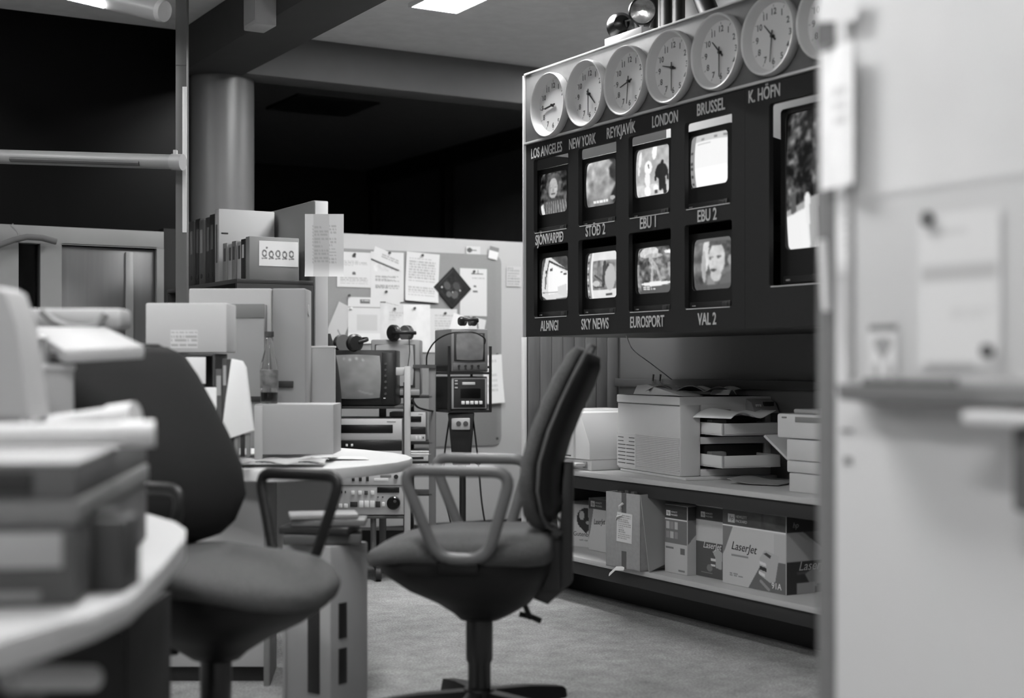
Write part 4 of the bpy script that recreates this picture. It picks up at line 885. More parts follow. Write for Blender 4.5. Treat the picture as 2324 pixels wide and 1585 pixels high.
# ------------------------------------------------------------------ office chairs
def office_chair(label, px, Y, facing, seat_z=.605, arm_mat=None, base_ang=0.0, wide=1.0, back_mat=None, lean=0.0):
    """local +x is the way the chair faces"""
    x, y, _ = W(px, CY, Y); t = thing('office_chair', label, 'chair', (x, y, 0), CAMR+facing, 'swivel chairs with looped arms')
    dz = seat_z-.605; am = arm_mat or M_arm
    def se(a, p):                                # superellipse direction
        c_, s__ = math.cos(a), math.sin(a); return math.copysign(abs(c_)**p, c_), math.copysign(abs(s__)**p, s__)
    # seat cushion
    xs = [-.225, -.218, -.20, -.16, -.08, 0, .08, .16, .22, .27, .30, .318, .324]; R = []
    for i, xx in enumerate(xs):
        e = {0: .55, 1: .8, 2: .93, 12: .5, 11: .78, 10: .92}.get(i, 1.0)
        q_ = max(0, (xx-.02)/.31) if xx > .02 else max(0, (-.08-xx)/.19)
        wd = .245*max(.02, 1-min(1, q_)**3.2)**.5 if xx > .02 else .245*max(.3, 1-min(1, q_)**3.5*.8)**.5
        top = .612-(max(0, xx-.06)/.26)**2*.062+.006*math.exp(-((xx+.2)/.08)**2); th = (.112-.045*max(0, (xx-.08)/.24))*e
        cz = top-(.112-.045*max(0, (xx-.08)/.24))/2
        R.append([(xx, wd*se(a, .55)[0], cz+dz+th/2*se(a, .75)[1]+(-.012*(1-abs(se(a, .55)[0])))*(1 if se(a, .75)[1] > 0 else 0)) for a in [2*PI*j/36 for j in range(36)]])
    part(G().rings(R), 'seat', M_fabric, t, sharp=80)
    # dark pan beneath
    R = []
    for z, xa, xb, wy in ((.54, -.21, .25, .225), (.51, -.215, .285, .235), (.48, -.212, .275, .225), (.43, -.185, .205, .185), (.39, -.155, .125, .12), (.355, -.10, .075, .07), (.335, -.06, .055, .05)):
        cx, hw = (xa+xb)/2, (xb-xa)/2; R.append([(cx+hw*se(a, .75)[0], wy*se(a, .6)[1], z+dz) for a in [2*PI*j/36 for j in range(36)]])
    part(G().rings(R), 'underframe', M_plastic, t, sharp=50)
    # column and base
    part(G().lathe([(.040, .345+dz), (.040, .215+dz), (.034, .205+dz), (.034, .10)], 28), 'column', mat(.13, .3), t)
    base = part(G().lathe([(.0, .13), (.045, .13), (.05, .12), (.055, .07), (.0, .065)], 28), 'base_hub', M_plastic, t)
    for k in range(5):
        a = base_ang-(CAMR+facing)+2*PI*k/5+CAMR; d = Vector((math.cos(a), math.sin(a), 0)); n = Vector((-d.y, d.x, 0))
        def ring(r, z0, z1, hw): return [d*r+n*hw+Vector((0, 0, z0)), d*r+n*hw*.7+Vector((0, 0, z1)), d*r-n*hw*.7+Vector((0, 0, z1)), d*r-n*hw+Vector((0, 0, z0))]
        part(G().rings([ring(.04, .07, .125, .03), ring(.18, .068, .115, .027), ring(.31, .06, .095, .024), ring(.325, .062, .085, .018)]), 'base_leg', M_plastic, t)
        w0 = d*.30; cst = part(G().cyl(w0+n*.008+Vector((0, 0, .027)), w0+n*.028+Vector((0, 0, .027)), .027, n=20).cyl(w0-n*.008+Vector((0, 0, .027)), w0-n*.028+Vector((0, 0, .027)), .027, n=20).cyl(w0+Vector((0, 0, .03)), w0+Vector((0, 0, .065)), .009, n=12).cyl(w0-n*.01+Vector((0, 0, .027)), w0+n*.01+Vector((0, 0, .027)), .008, n=10), 'castor', mat(.08, .35), t)
    # arms
    for s in (-1, 1):
        y_ = s*.268
        pts = smoothpts([(.185, y_, .792+dz), (-.125, y_, .788+dz), (-.055, y_*.97, .545+dz), (.085, y_*.97, .545+dz)], .055, 6)
        arm = part(G().tube(pts, (.0105, .0165), 12, closed=True, flat=(0, 1, 0)), 'armrest', am, t, sharp=60)
        part(G().box(-.03, .08, min(y_*.97, s*.18), max(y_*.97, s*.18), .505+dz, .53+dz, .004), 'arm_mount', M_plastic, t)
    # backrest: cushion and shell
    sp = [(.60, -.195), (.625, -.165), (.66, -.150), (.73, -.140), (.81, -.146), (.90, -.172), (.98, -.205), (1.06, -.243), (1.115, -.272), (1.140, -.285)]
    sp = [(z, x-lean*max(0, (z-.75)/.39)) for z, x in sp]
    wd = [.10, .155, .185, .212, .218, .214, .210, .207, .200, .165]
    def loft(off, th, k, name, m, shift=0):
        R = []; n = len(sp)
        for i, ((z, xx), wv) in enumerate(zip(sp, wd)):
            z2, x2 = sp[min(i+1, n-1)]; z1_, x1_ = sp[max(i-1, 0)]; tn = Vector((x2-x1_, 0, z2-z1_)).normalized(); nm = Vector((tn.z, 0, -tn.x))
            e = 1 if 1 < i < n-2 else (.8 if i in (1, n-2) else .45)
            ring = []
            for j in range(32):
                a = 2*PI*j/32; yy, tt = se(a, .6); wrap = .018*(yy*yy)
                ring.append(Vector((xx, 0, z+dz))+nm*(off+tt*th/2*e+wrap*.6)+Vector((0, wv*k*yy*wide, 0)))
            R.append(ring)
        return part(G().rings(R), name, m, t, sharp=80)
    loft(-.026, .060, 1.0, 'backrest', back_mat or M_fabric)
    loft(-.062, .082, .93, 'back_shell', M_plastic)
    rim = []
    for i in list(range(len(sp))): z, xx = sp[i]; rim.append((xx-.050, wd[i]*wide*.99, z+dz))
    for i in reversed(range(len(sp))): z, xx = sp[i]; rim.append((xx-.050, -wd[i]*wide*.99, z+dz))
    part(G().tube(rim, .0045, 8, closed=True), 'piping', mat(.34, .8), t)
    # back bracket
    part(G().prism([(-.165, .40+dz), (-.205, .385+dz), (-.275, .45+dz), (-.278, .80+dz), (-.250, .80+dz), (-.235, .50+dz), (-.15, .47+dz), (-.15, .41+dz)], -.035, .035, axis='y', bev=.005), 'back_bracket', mat(.15, .45), t)
    part(G().box(-.245, -.19, -.06, .06, .43+dz, .60+dz, .006), 'tilt_housing', mat(.14, .45), t)
    part(G().box(-.206, -.186, -.092, -.082, .55+dz, .605+dz, .001), 'paper_tag', mat(.8, .7), t)
    lv = part(G().cyl((-.13, .03, .40+dz), (-.148, -.03, .335+dz), .008, n=12), 'height_lever', M_plastic, t)
    part(G().tube([(-.18, -.035, .325+dz), (-.15, -.032, .338+dz), (-.115, -.03, .345+dz)], .009, 10), 'lever_grip', M_plastic, lv)
    return t
office_chair('grey fabric swivel chair in the middle of the floor, side on, facing left', 1088, 4.2, PI-math.radians(6), base_ang=math.radians(38))
office_chair('dark-backed swivel chair at the left, facing right beside the foreground desk', 490, 3.62, -math.radians(36), arm_mat=mat(.10, .45), base_ang=math.radians(20), seat_z=.605, lean=.11, wide=1.15, back_mat=mat(.075, .95, .3, 260, .4, name='dark_back_fabric'))  # this backrest's fabric is set darker than the seat's

# ------------------------------------------------------------------ middle desk and its load
ZD = .74
pts = [onZ(px, py, ZD)[:2] for px, py in ((380, 1062), (490, 1065), (620, 1068), (755, 1063), (840, 1056), (900, 1049), (930, 1043), (936, 1038), (925, 1033), (890, 1028), (830, 1021), (760, 1016), (640, 1014), (380, 1014))]
cx0, cy0 = W(650, CY, 4.9)[:2]
t = thing('round_end_desk', 'pale desk with a rounded end in the middle of the room', 'desk', (cx0, cy0, 0))
part(G().prism([(p[0]-cx0, p[1]-cy0) for p in pts], ZD-.04, ZD, bev=.006), 'desktop', mat(.84, .4), t)
def cpt(px, Y): a = W(px, CY, Y); return (a[0]-cx0, a[1]-cy0)
def slab(px0, px1, Y0, Y1, z0, z1, name, m, lab=None, th=.02):
    a, b_ = Vector(cpt(px0, Y0)), Vector(cpt(px1, Y1)); d = (b_-a).normalized(); n = Vector((-d.y, d.x))*th
    q = [a, b_, b_+n, a+n]; return part(G().hexa([(p.x, p.y, z0) for p in q], [(p.x, p.y, z1) for p in q], .002), name, m, t, lab)
slab(285, 612, 4.85, 4.85, .0+.055, ZD-.04, 'modesty_panel', mat(.70, .5)); slab(612, 628, 4.80, 5.1, 0, ZD-.04, 'leg_post', M_mid)
slab(628, 757, 5.25, 5.25, .2, ZD-.04, 'rear_panel', mat(.74, .5))
slab(285, 612, 4.88, 4.88, 0, .055, 'foot_rail', M_dark)
# papers on desk
sheet('desk_papers', 'loose papers and a newspaper spread on the rounded desk', 'papers', W(600, CY, 4.85)[:2]+(ZD+.004,), CAMR, .42, .16, lambda a, b: .006+.014*abs(math.sin(9*a+3*b)), mat(.74, .7))
sheet('flat_paper', 'flat sheet at the right of the rounded desk', 'paper', W(770, CY, 5.2)[:2]+(ZD+.003,), CAMR+.2, .20, .15, lambda a, b: .002+.002*math.sin(4*a), mat(.88, .7))
# low grey box with the bottle on it
T = (665, 5.0, ZD)
t = camthing('grey_file_box', 'low grey box on the rounded desk, under the glass bottle', 'box', *T)
g = G(); rb(g, T, 578, 757, 918, 1032, 5.0, .22); o = part(g, 'body', mat(.66, .5), t); 
a = L(T, 578, 1032, 5.0); b = L(T, 596, 918, 5.0); part(G().box(a[0]-.001, b[0], -.004, 0, .008, b[2]-.005, .002), 'pale_side', mat(.74, .5), t)  # pale strip drawn for the box's lighter left side face
zb = b[2]+ZD
t = camthing('glass_bottle', 'empty glass bottle with a label, standing on the low grey box', 'bottle', 611, 5.06, zb+.001)
pf = [(.0, .0), (.028, .0), (.031, .006), (.031, .05), (.029, .075), (.031, .10), (.032, .125), (.028, .150), (.018, .185), (.0135, .21), (.0125, .235), (.015, .238), (.015, .25), (.0, .25)]
part(G().lathe(pf, 32), 'glass', glass('bottle_glass', .06, .75), t, sharp=60)
part(G().lathe([(.0315, .055), (.0322, .056), (.0334, .118), (.0325, .12)], 32), 'label', mat(.45, .5, .5, 40), t)
part(G().lathe([(.0, .008), (.026, .008), (.027, .04), (.0, .04)], 24), 'drink', mat(.12, .2), t); part(G().lathe([(.0, .238), (.0165, .238), (.0165, .256), (.0, .257)], 24), 'cap', M_dkgrey, t)
# taller grey cabinets behind
T = (700, 5.52, ZD)
t = camthing('grey_screen_panel', 'plain grey desktop screen behind the bottle, reaching to the light edge', 'desk screen', *T)
g = G(); rb(g, T, 600, 759, 789, 1012, 5.52, .04, .004); part(g, 'panel', mat(.66, .55), t); a = L(T, 695, 789, 5.52); b = L(T, 759, 789, 5.52); part(G().box(a[0], b[0]+.002, -.003, .043, a[2]-.001, a[2]+.006, .001), 'top_edge', mat(.85, .4), t)
T = (600, 5.32, ZD)
t = camthing('tall_file_cabinet', 'tall pale cabinet with a grey side, standing on the desk behind the boxes', 'cabinet', *T)
g = G(); rb(g, T, 428, 616, 655, 1014, 5.32, .16, .006); part(g, 'front', mat(.72, .5), t)
g = G(); rb(g, T, 617, 694, 655, 1014, 5.33, .15, .006); part(g, 'side_unit', mat(.60, .5), t); g = G(); rb(g, T, 618, 665, 865, 880, 5.315, .01, .001); part(g, 'dark_handle', M_dark, t)
part(G().cyl(L(T, 696, 705, 5.40), L(T, 702, 705, 5.40), .022), 'side_knob', mat(.7, .4), t)
# white monitor box in front
T = (420, 4.72, 0)
zo = H+(CY-802)/F*4.72
t = camthing('white_monitor_box', 'white box with a small printed label on top of the desk organiser', 'box', 420, 4.72, zo)
T = (420, 4.72, zo); g = G(); rb(g, T, 330, 515, 688, 801, 4.72, .16, .006); part(g, 'shell', mat(.76, .5), t)
a = L(T, 515, 930, 4.74); b = L(T, 600, 688, 4.74)
c = Cv(24, 16, .84); c.words(.05, .95, .1, .95, 4, .66); picture(c, .09, .06, 'printed_label', t, (L(T, 418, 0, 4.72)[0], -.001, L(T, 0, 770, 4.72)[2]))
T = (555, 5.24, ZD); t = camthing('grey_computer_case', 'grey slab painted as the shaded side of the white box, left of the bottle', 'case', *T)  # grey slab: shade on the white box's side put into the colour
g = G(); rb(g, T, 517, 600, 690, 1018, 5.24, .06, .004); part(g, 'body', mat(.58, .5), t); g = G(); rb(g, T, 517, 600, 690, 722, 5.236, .01, .001); part(g, 'top_band', mat(.48, .5), t)
g = G(); rb(g, T, 560, 600, 900, 912, 5.23, .01, .001); part(g, 'dark_slot', M_dark, t)
# organiser
T = (415, 4.70, ZD)
t = camthing('desk_organiser', 'grey desk organiser with a dark frame and papers in its slots', 'organiser', *T)
xa, xb = L(T, 345, 0, 4.7)[0], L(T, 488, 0, 4.7)[0]; zt = zo-ZD-.001
g = G().box(xa, xa+.008, 0, .2, 0, zt).box(xb-.008, xb, 0, .2, 0, zt).box(xa, xb, 0, .2, zt-.008, zt).box(xa, xb, 0, .2, 0, .008).box(xa, xb, .19, .2, 0, zt)
for z in (.09, .17, .245): g.box(xa, xb, 0, .2, z, z+.006)
part(g, 'frame', M_dkgrey, t)
for z, gm in ((.012, .62), (.098, .66), (.178, .5)): part(G().box(xa+.012, xb-.012, .004, .18, z, z+.055, .002), 'paper_tray', mat(gm, .6), t)
part(G().box(xa+.06, xb-.03, -.006, -.001, zt-.10, zt-.012, .001), 'white_card', M_paper, t)
# files standing beside organiser
T = (530, 4.62, ZD)
for k, (px0, px1, py0, py1, gm, lab) in enumerate([(489, 503, 838, 1040, .30, 'thin dark folder standing right of the organiser, first in the row'), (504, 515, 815, 1040, .22, 'darkest upright folder right of the organiser, behind the bright papers')]):
    g = G(); T = ((px0+px1)/2, 4.66, ZD); rb(g, T, px0, px1, py0, py1, 4.66, .18, .002)
    tt = camthing('upright_folder', lab, 'folder', *T); part(g, 'cover', mat(gm, .6), tt); g = G(); rb(g, T, px0+2, px1-2, py0+15, py0+60, 4.658, .002, 0); part(g, 'spine_label', mat(.6, .6), tt)
T = (545, 4.60, ZD)
t = camthing('leaning_papers', 'bright white sheaf of papers leaning beside the bottle, narrowing upwards', 'papers', *T)
pp = [L(T, px, py, 4.6) for px, py in ((500, 1003), (574, 978), (556, 835), (548, 820), (525, 815), (513, 900))]
part(G().prism([(p[0], p[2]) for p in pp], 0, .03, axis='y', bev=.003), 'sheaf', mat(.95, .7), t)
for k in range(5):
    px = 506+k*13; g = G(); rb(g, T, px, px+9, 985, 1038, 4.61, .02, .001); part(g, 'rack_slat', M_dark if k % 2 else M_mid, t)
T = (478, 4.45, .74); t = camthing('white_binder', 'narrow white upright binder nearest to the left chair back', 'binder', 478, 4.66, ZD)
T = (478, 4.66, ZD); g = G(); rb(g, T, 462, 491, 880, 1045, 4.655, .04, .003); part(g, 'cover', mat(.9, .6), t)
T = (478, 4.63, ZD)

# ------------------------------------------------------------------ binder shelf, post and signs beyond the desk
za = 1.465
t = thing('binder_shelf', 'dark shelf unit behind the desk carrying rows of binders', 'shelf', (2.10, 5.98, 0), WALLR)
part(G().box(-1.04, 0, 0, .36, za-.02, za, .003), 'top_board', mat(.2, .5), t)
for x in (-1.04, -.55, -.02): part(G().box(x, x+.02, 0, .36, 0, za-.02, .002), 'side_panel', M_dark, t)
part(G().box(-1.02, -.02, .34, .36, 0, za-.02), 'back_panel', M_black, t)
for z in (.40, .78, 1.13): part(G().box(-1.02, -.02, .0, .34, z-.02, z), 'inner_board', M_dark, t)
LB = ['nearest binder of the dark row, touching the pale archive box', 'second dark binder from the pale archive box', 'third binder from the pale archive box, greyer spine', 'middle binder of the dark row behind the slim post', 'fifth binder from the pale archive box', 'sixth binder from the pale archive box', 'farthest binder of the dark row, by the slim post']
for k in range(7):
    v = 6.434+.062+k*.079; h_ = .335-.006*(k % 3)
    tt = thing('ring_binder', LB[k], 'binder', (2.172+.006*(k % 2), v, za+.001), WALLR, 'dark binders on the shelf')
    part(G().box(-.074, 0, 0, .26, 0, h_, .004), 'cover', mat([.10, .17, .30, .10, .22, .13, .10][k], .5), tt)
    part(G().box(-.055, -.020, -.002, 0, h_*.5, h_*.85, .001), 'spine_label', mat([.3, .34, .5, .3, .40, .26, .2][k], .6), tt)
    part(G().cyl((-.037, -.002, .05), (-.037, .002, .05), .012, n=16), 'finger_hole', M_black, tt)
t = thing('archive_box', 'pale archive box at the near end of the dark binder row', 'box', (2.172, 6.434, za+.001), WALLR)
part(G().box(-.058, 0, 0, .275, 0, .352, .003), 'carton', mat(.58, .7), t); part(G().box(-.0, .002, .012, .045, .235, .242, .001), 'finger_slot', M_black, t); part(G().box(-.04, -.02, -.002, 0, .1, .28, .001), 'spine_label', M_dkgrey, t)
t = thing('sign_box', 'grey box file with a white handwritten sign on its side', 'box', (2.174, 6.026, za+.001), WALLR)
part(G().box(-.05, 0, 0, .235, 0, .192, .003), 'carton', mat(.50, .7), t)
c = Cv(72, 44, .84)
for k in range(5):
    x = .14+k*.17; c.ring(x, .50+.03*(k % 2), .06, .14, .38, .3); c.line(x-.05, .70, x+.05, .68, .018, .3)
c.ell(.2, .28, .02, .04, .3).blur(1)
picture(c, .185, .112, 'sign', t, (.0015, .137, .118), rotz=PI/2)
for k in range(5):
    tt = thing('box_file', ['black box file touching the box with the handwritten sign', 'pale box file, second behind the sign box', 'grey box file, third behind the sign box', 'pale box file, fourth behind the sign box', 'farthest small box file behind the sign box'][k], 'file', (2.174+.004*(k % 2), 6.026+.054+k*.062, za+.001), WALLR, 'files behind the sign box')
    part(G().box(-.056, 0, 0, .22, 0, .185-.008*(k % 2), .002), 'cover', mat([.12, .62, .45, .6, .5][k], .6), tt); part(G().box(-.04, -.016, -.0015, 0, .10, .16, .0005), 'spine_label', M_lt if k == 0 else M_dkgrey, tt)
T = (730, 6.43, 0)
t = thing('divider_panel', 'tall pale divider panel behind the box files, its narrow end facing the room', 'divider', (2.47, 6.0, 0), WALLR)
part(G().box(-.62, 0, 0, .07, 0, 1.831, .004), 'panel', mat(.50, .6), t); part(G().box(0, .004, .004, .066, .02, 1.826, .001), 'end_strip', mat(.62, .5), t)
a = L(T, 692, 628, 6.38); b = L(T, 780, 486, 6.38)
c = Cv(40, 60, .84); c.words(.2, .8, .18, .8, 12, .72); c.rect(.22, .62, 0, 1, .76); c.words(.25, .6, .2, .8, 10, .68)
t = camthing('taped_sheet', 'white typed sheet taped across the end of the divider panel', 'paper', 736, 6.37, H+(CY-557)/F*6.37); picture(c, b[0]-a[0], b[2]-a[2], 'sheet', t, (0, 0, 0), curl=lambda X, Z: -.03*np.clip(-Z-.3, 0, 1)**2*8)
# ------------------------------------------------------------------ white pole with lamp tubes
T = (411, 6.05, 0)
t = camthing('lamp_post', 'slim grey post from floor to ceiling with a bright edge strip', 'post', *T)
part(G().box(-.024, .024, 0, .04, 0, 2.9, .003), 'shaft', mat(.33, .45), t); part(G().box(.006, .024, -.004, 0, 1.65, 2.27, .001), 'edge_strip', mat(.86, .35), t, 'bright edge strip')
part(G().box(-.024, .024, -.002, .0, 2.36, 2.364), 'joint', M_dkgrey, t)
T = (411, 6.0, 0)
t = camthing('tube_lamp', 'unlit horizontal tube lamp fixed to the slim post, dark slot underneath', 'lamp', 200, 6.0, 0)
zc = H+(CY-365)/F*6.0; t.location.z = zc; T = (200, 6.0, zc)
a = L(T, -120, 352, 6.25); b = L(T, 398, 368, 5.95)
part(G().cyl(a, b, .031, n=28), 'tube', mat(.50, .4), t)
d = (Vector(b)-Vector(a)).normalized(); part(G().cyl(Vector(b)-d*.015, Vector(b)+d*.035, .034, n=28), 'end_cap', mat(.56, .4), t); part(G().box(b[0]-.008, b[0]+.008, b[1]-.01, b[1]+.01, b[2]+.02, b[2]+.05, .002), 'clip', mat(.7, .4), t)
a1 = Vector(L(T, 28, 357, 6.15)); b1 = Vector(L(T, 320, 366, 5.99)); nrm = Vector((0, -.02, -.012))
part(G().tube([a1+nrm, b1+nrm], (.011, .013), 8, flat=(0, 0, 1)), 'dark_slot', M_dkgrey, t)
t = camthing('ceiling_tube_lamp', 'lit tubular lamp hanging under the ceiling at the top left', 'lamp', 200, 5.6, 2.55)
T = (200, 5.6, 2.55)
a = L(T, -60, -75, 5.9); b = L(T, 365, 24, 5.5)
part(G().cyl(a, b, .044, n=28), 'tube', mat(.62, .4), t); d = (Vector(b)-Vector(a)).normalized(); part(G().lathe([(.044, 0), (.04, .02), (.0, .03)], 24), 'end_cap', mat(.76, .4), t).matrix_local = Matrix.Translation(b) @ d.to_track_quat('Z', 'Y').to_matrix().to_4x4()
q0 = Vector(a).lerp(Vector(b), .34)+Vector((0, -.028, -.026)); q1 = Vector(a).lerp(Vector(b), .72)+Vector((0, -.028, -.026))
part(G().cyl(q0, q1, .022, n=16), 'lit_slot', emit(LAMP*1.6, 'lit_tube'), t)
for f_ in (.1, .9):
    q = Vector(a).lerp(Vector(b), f_); part(G().cyl(q, (q.x, q.y, 2.9-2.55), .004, n=8), 'suspension_rod', M_steel, t)
# box on the beam
bp_ = onU(557, 57, 2.2)
t = thing('beam_box', 'small pale box mounted on the side of the dark ceiling beam', 'box', (2.33, bp_[1]+.05, bp_[2]), WALLR); part(G().box(-.06, .10, -.10, 0, 0, .24, .006), 'housing', mat(.66, .5), t); part(G().box(-.05, .09, -.103, -.1, .02, .22, .002), 'cover', mat(.6, .5), t)
# coat hanger at far left
zc = onV(60, 548, VF-.06)
pts = [onV(px, py, VF-.06) for px, py in ((-40, 575), (0, 556), (30, 545), (60, 538), (95, 540), (128, 549))]
t = thing('coat_hanger', 'curved wooden coat hanger hooked on the timber wall', 'coat hanger', zc); o0 = Vector(zc)
part(G().tube([Vector(p)-o0 for p in pts], (.014, .018), 10), 'arm', mat(.42, .5), t); hk = [onV(px, py, VF-.06) for px, py in ((42, 540), (40, 528), (30, 518), (24, 512), (30, 508))]
part(G().tube([Vector(p)-o0 for p in hk], .003, 6), 'hook', M_steel, t)

# ------------------------------------------------------------------ computer tower and magazines under the desk
Yt = 4.35
T = (750, Yt, 0)
t = camthing('computer_tower', 'beige computer tower with dark drive slots on the floor by the desk', 'computer', *T)
t.rotation_euler.z = CAMR-.64
zt = H+(CY-1242)/F*Yt
part(G().box(-.21, 0, 0, .17, .01, zt, .006).box(-.205, -.005, .005, .165, 0, .01), 'casing', mat(.60, .5), t)
part(G().box(-.095, -.045, -.004, .001, .07, .34, .002), 'drive_slot', M_black, t); part(G().box(-.205, -.19, -.003, 0, .02, zt-.02, .001), 'front_rib', mat(.6, .5), t)
for z in (.10, .24): part(G().box(-.001, .004, .035, .07, z, z+.11, .002), 'side_slot', M_black, t)
zc = zt
T = (730, 4.45, zt)
t = camthing('magazine_pile', 'untidy pile of dark magazines and folders on top of the computer tower', 'magazines', 745, 4.42, zt+.001)
for k, (dx, dy, r, w_, d_, h_, gm) in enumerate([(-.02, .03, .1, .24, .14, .03, .32), (-.03, .03, -.15, .22, .15, .022, .14), (.0, .03, .05, .23, .13, .02, .42), (-.02, .03, .2, .21, .13, .014, .55)]):
    g = G(); g.M = Matrix.Translation((dx, dy, .002+[0, .032, .056, .078][k])) @ Matrix.Rotation(r, 4, 'Z'); g.box(-w_/2, w_/2, -d_/2, d_/2, 0, h_, .003); part(g, 'magazine', mat(gm, .5), t)

# ------------------------------------------------------------------ foreground desk at the left with its load
pts2 = [onZ(px, py, ZD)[:2] for px, py in ((333, 1166), (400, 1184), (422, 1203), (420, 1225), (367, 1289), (294, 1358), (216, 1393), (110, 1425), (0, 1457), (-300, 1560))]
pl = Vector(pts2[-1]); back = Vector(W(-300, CY, 3.9)[:2]); back2 = Vector(W(160, CY, 3.9)[:2])
pts2 = [(p[0], p[1]) for p in pts2]+[tuple(back), tuple(back2)]
ox, oy = W(100, CY, 2.5)[:2]
t = thing('corner_desk', 'pale curved desk in the left foreground, out of focus', 'desk', (ox, oy, 0))
part(G().prism([(p[0]-ox, p[1]-oy) for p in pts2], ZD-.038, ZD, bev=.006), 'desktop', mat(.75, .45), t)
for px, Y in ((60, 2.15), (-200, 3.5)):
    a = W(px, CY, Y); part(G().cyl((a[0]-ox, a[1]-oy, 0), (a[0]-ox, a[1]-oy, ZD-.038), .025), 'leg', M_dkgrey, t)
tt = camthing('desk_dark_block', 'added black drawer block darkening the space under the foreground desk', 'dark block', 116, 2.8, 0)  # black block added to keep the space under the desk dark
part(G().box(-.36, .150, 0, .36, .0, .58, .004), 'body', mat(.07, .6), tt)
for k in range(3): dr = part(G().box(-.35, .145, -.012, 0, .03+k*.18, .20+k*.18, .003), 'drawer', mat(.09, .55), tt); part(G().box(-.15, -.05, -.022, -.012, .11+k*.18, .12+k*.18, .002), 'handle', M_dark, dr)
q = [W(px, py, Y) for px, py, Y in ((20, 1540, 1.9), (210, 1540, 2.1))]
part(G().cyl((q[0][0]-ox, q[0][1]-oy, q[0][2]), (q[1][0]-ox, q[1][1]-oy, q[1][2]), .018), 'foot_bar', mat(.66, .4), t, 'pale bar below the desktop')
# cartons on it
def foot(px, py): return Vector(onZ(px, py, ZD)[:2])
A_, B_ = foot(175, 1378), foot(333, 1227)
d = (B_-A_).normalized(); n = Vector((-d.y, d.x)); ang = math.atan2(d.y, d.x)
dl = (B_-A_).length
t = thing('dark_carton', 'large dark grey carton with pale labels on the foreground desk', 'box', (A_.x, A_.y, ZD+.001), ang)
part(G().box(0, dl, 0, .55, 0, .115, .008), 'lower_box', mat(.30, .7), t)
part(G().box(-.004, dl+.004, -.004, .554, .115, .150, .006), 'lid_rim', mat(.46, .7), t, 'paler lid rim'); part(G().box(0, dl, 0, .55, .150, .200, .006), 'upper_box', mat(.36, .7), t)
part(G().box(0, dl, .0, .55, .200, .204, .002), 'pale_top', mat(.66, .7), t, 'pale flat top')
part(G().box(-.003, 0, .02, .12, .055, .105, .001), 'paper_label', mat(.62, .7), t); part(G().box(-.003, 0, .26, .42, .04, .11, .001), 'paper_label', mat(.5, .7), t); part(G().box(-.006, 0, .06, .55, .160, .192, .001), 'dark_band', M_dark, t); part(G().box(-.003, 0, .05, .14, -.0+.008, .022, .001), 'pale_strip', mat(.5, .7), t)
A2 = foot(283, 1352)
t = camthing('small_dark_case', 'small dark case against the near side of the large carton', 'case', 240, 2.22, ZD+.001)
T = (240, 2.22, ZD+.001); g = G(); rb(g, T, 178, 280, 1180, 1350, 2.13, .10, .006); part(g, 'body', mat(.24, .6), t); g = G(); rb(g, T, 195, 262, 1160, 1182, 2.15, .05, .006); part(g, 'handle', mat(.2, .6), t)
# rolls on top
zt = ZD+.205
def roll(label, p0, p1, r, Yc):
    a, b = Vector(p0), Vector(p1); t = thing('paper_roll', label, 'paper roll', b)
    part(G().cyl(a-b, Vector((0, 0, 0)), r, n=28), 'roll', mat(.82, .5), t); dd = (a-b).normalized(); part(G().cyl(-dd*.004, dd*.05, r*1.16, n=28), 'end_cap', mat(.85, .5), t); return t
p0 = Vector(W(-30, 832, 2.30)); p1 = Vector(W(345, 832, 2.35)); p0.z = p1.z = zt+.024; roll('long pale paper roll with a bulging end, lying across the dark carton, the nearer one', p0, p1, .019, 2.4)
p0 = Vector(W(80, 832, 2.75)); p1 = Vector(W(303, 832, 2.70)); p0.z = zt+.012; p1.z = zt+.040; roll('shorter grey paper roll behind the long one on the carton', p0, p1, .024, 2.7)
# white monitor edge at far left
T = (20, 2.62, ZD+.2)
t = camthing('white_display_edge', 'white tapering housing cut off by the left edge of the picture', 'monitor', 10, 2.62, zt)
T = (10, 2.62, zt)
q = [L(T, px, py, 2.62) for px, py in ((-140, 950), (66, 950), (50, 840), (36, 735), (12, 662), (-10, 650), (-140, 650))]
part(G().prism([(p[0], max(p[2], .001)) for p in q], 0, .12, axis='y', bev=.006), 'housing', mat(.66, .5), t); part(G().box(-.1, .05, -.03, .15, 0, .012, .003), 'stand', mat(.6, .5), t)
# laser fax behind
T = (160, 3.15, ZD)
t = camthing('office_fax', 'pale office fax machine with a sloping paper tray, left of the chair', 'fax machine', *T)
def wedge(x0, x1, y0, y1, Ya, Yb, k0, k1, bev):
    f0, f1, b0, b1 = L(T, x0, y1, Ya), L(T, x1, y0, Ya), L(T, k0, y1, Yb), L(T, k1, y0, Yb)
    return G().hexa([(f0[0], f0[1], f0[2]), (f1[0], f0[1], f0[2]), (b1[0], b0[1], f0[2]), (b0[0], b0[1], f0[2])], [(f0[0], f0[1], f1[2]), (f1[0], f0[1], f1[2]), (b1[0], b0[1], f1[2]), (b0[0], b0[1], f1[2])], bev)
part(wedge(45, 168, 838, 1160, 3.12, 3.34, 50, 166, .008), 'body', mat(.70, .5), t)
part(wedge(40, 172, 826, 842, 3.11, 3.35, 48, 168, .004), 'cover_edge', mat(.74, .45), t)
a = [L(T, px, py, Y) for px, py, Y in ((145, 795, 3.05), (328, 785, 3.12), (240, 742, 3.45), (62, 742, 3.35))]
part(G().hexa([(p[0], p[1], p[2]-.028) for p in a], a, .004), 'paper_tray', mat(.68, .45), t)
g = G(); rb(g, T, 25, 275, 700, 748, 3.46, .10, .012); part(g, 'rear_unit', mat(.66, .45), t)
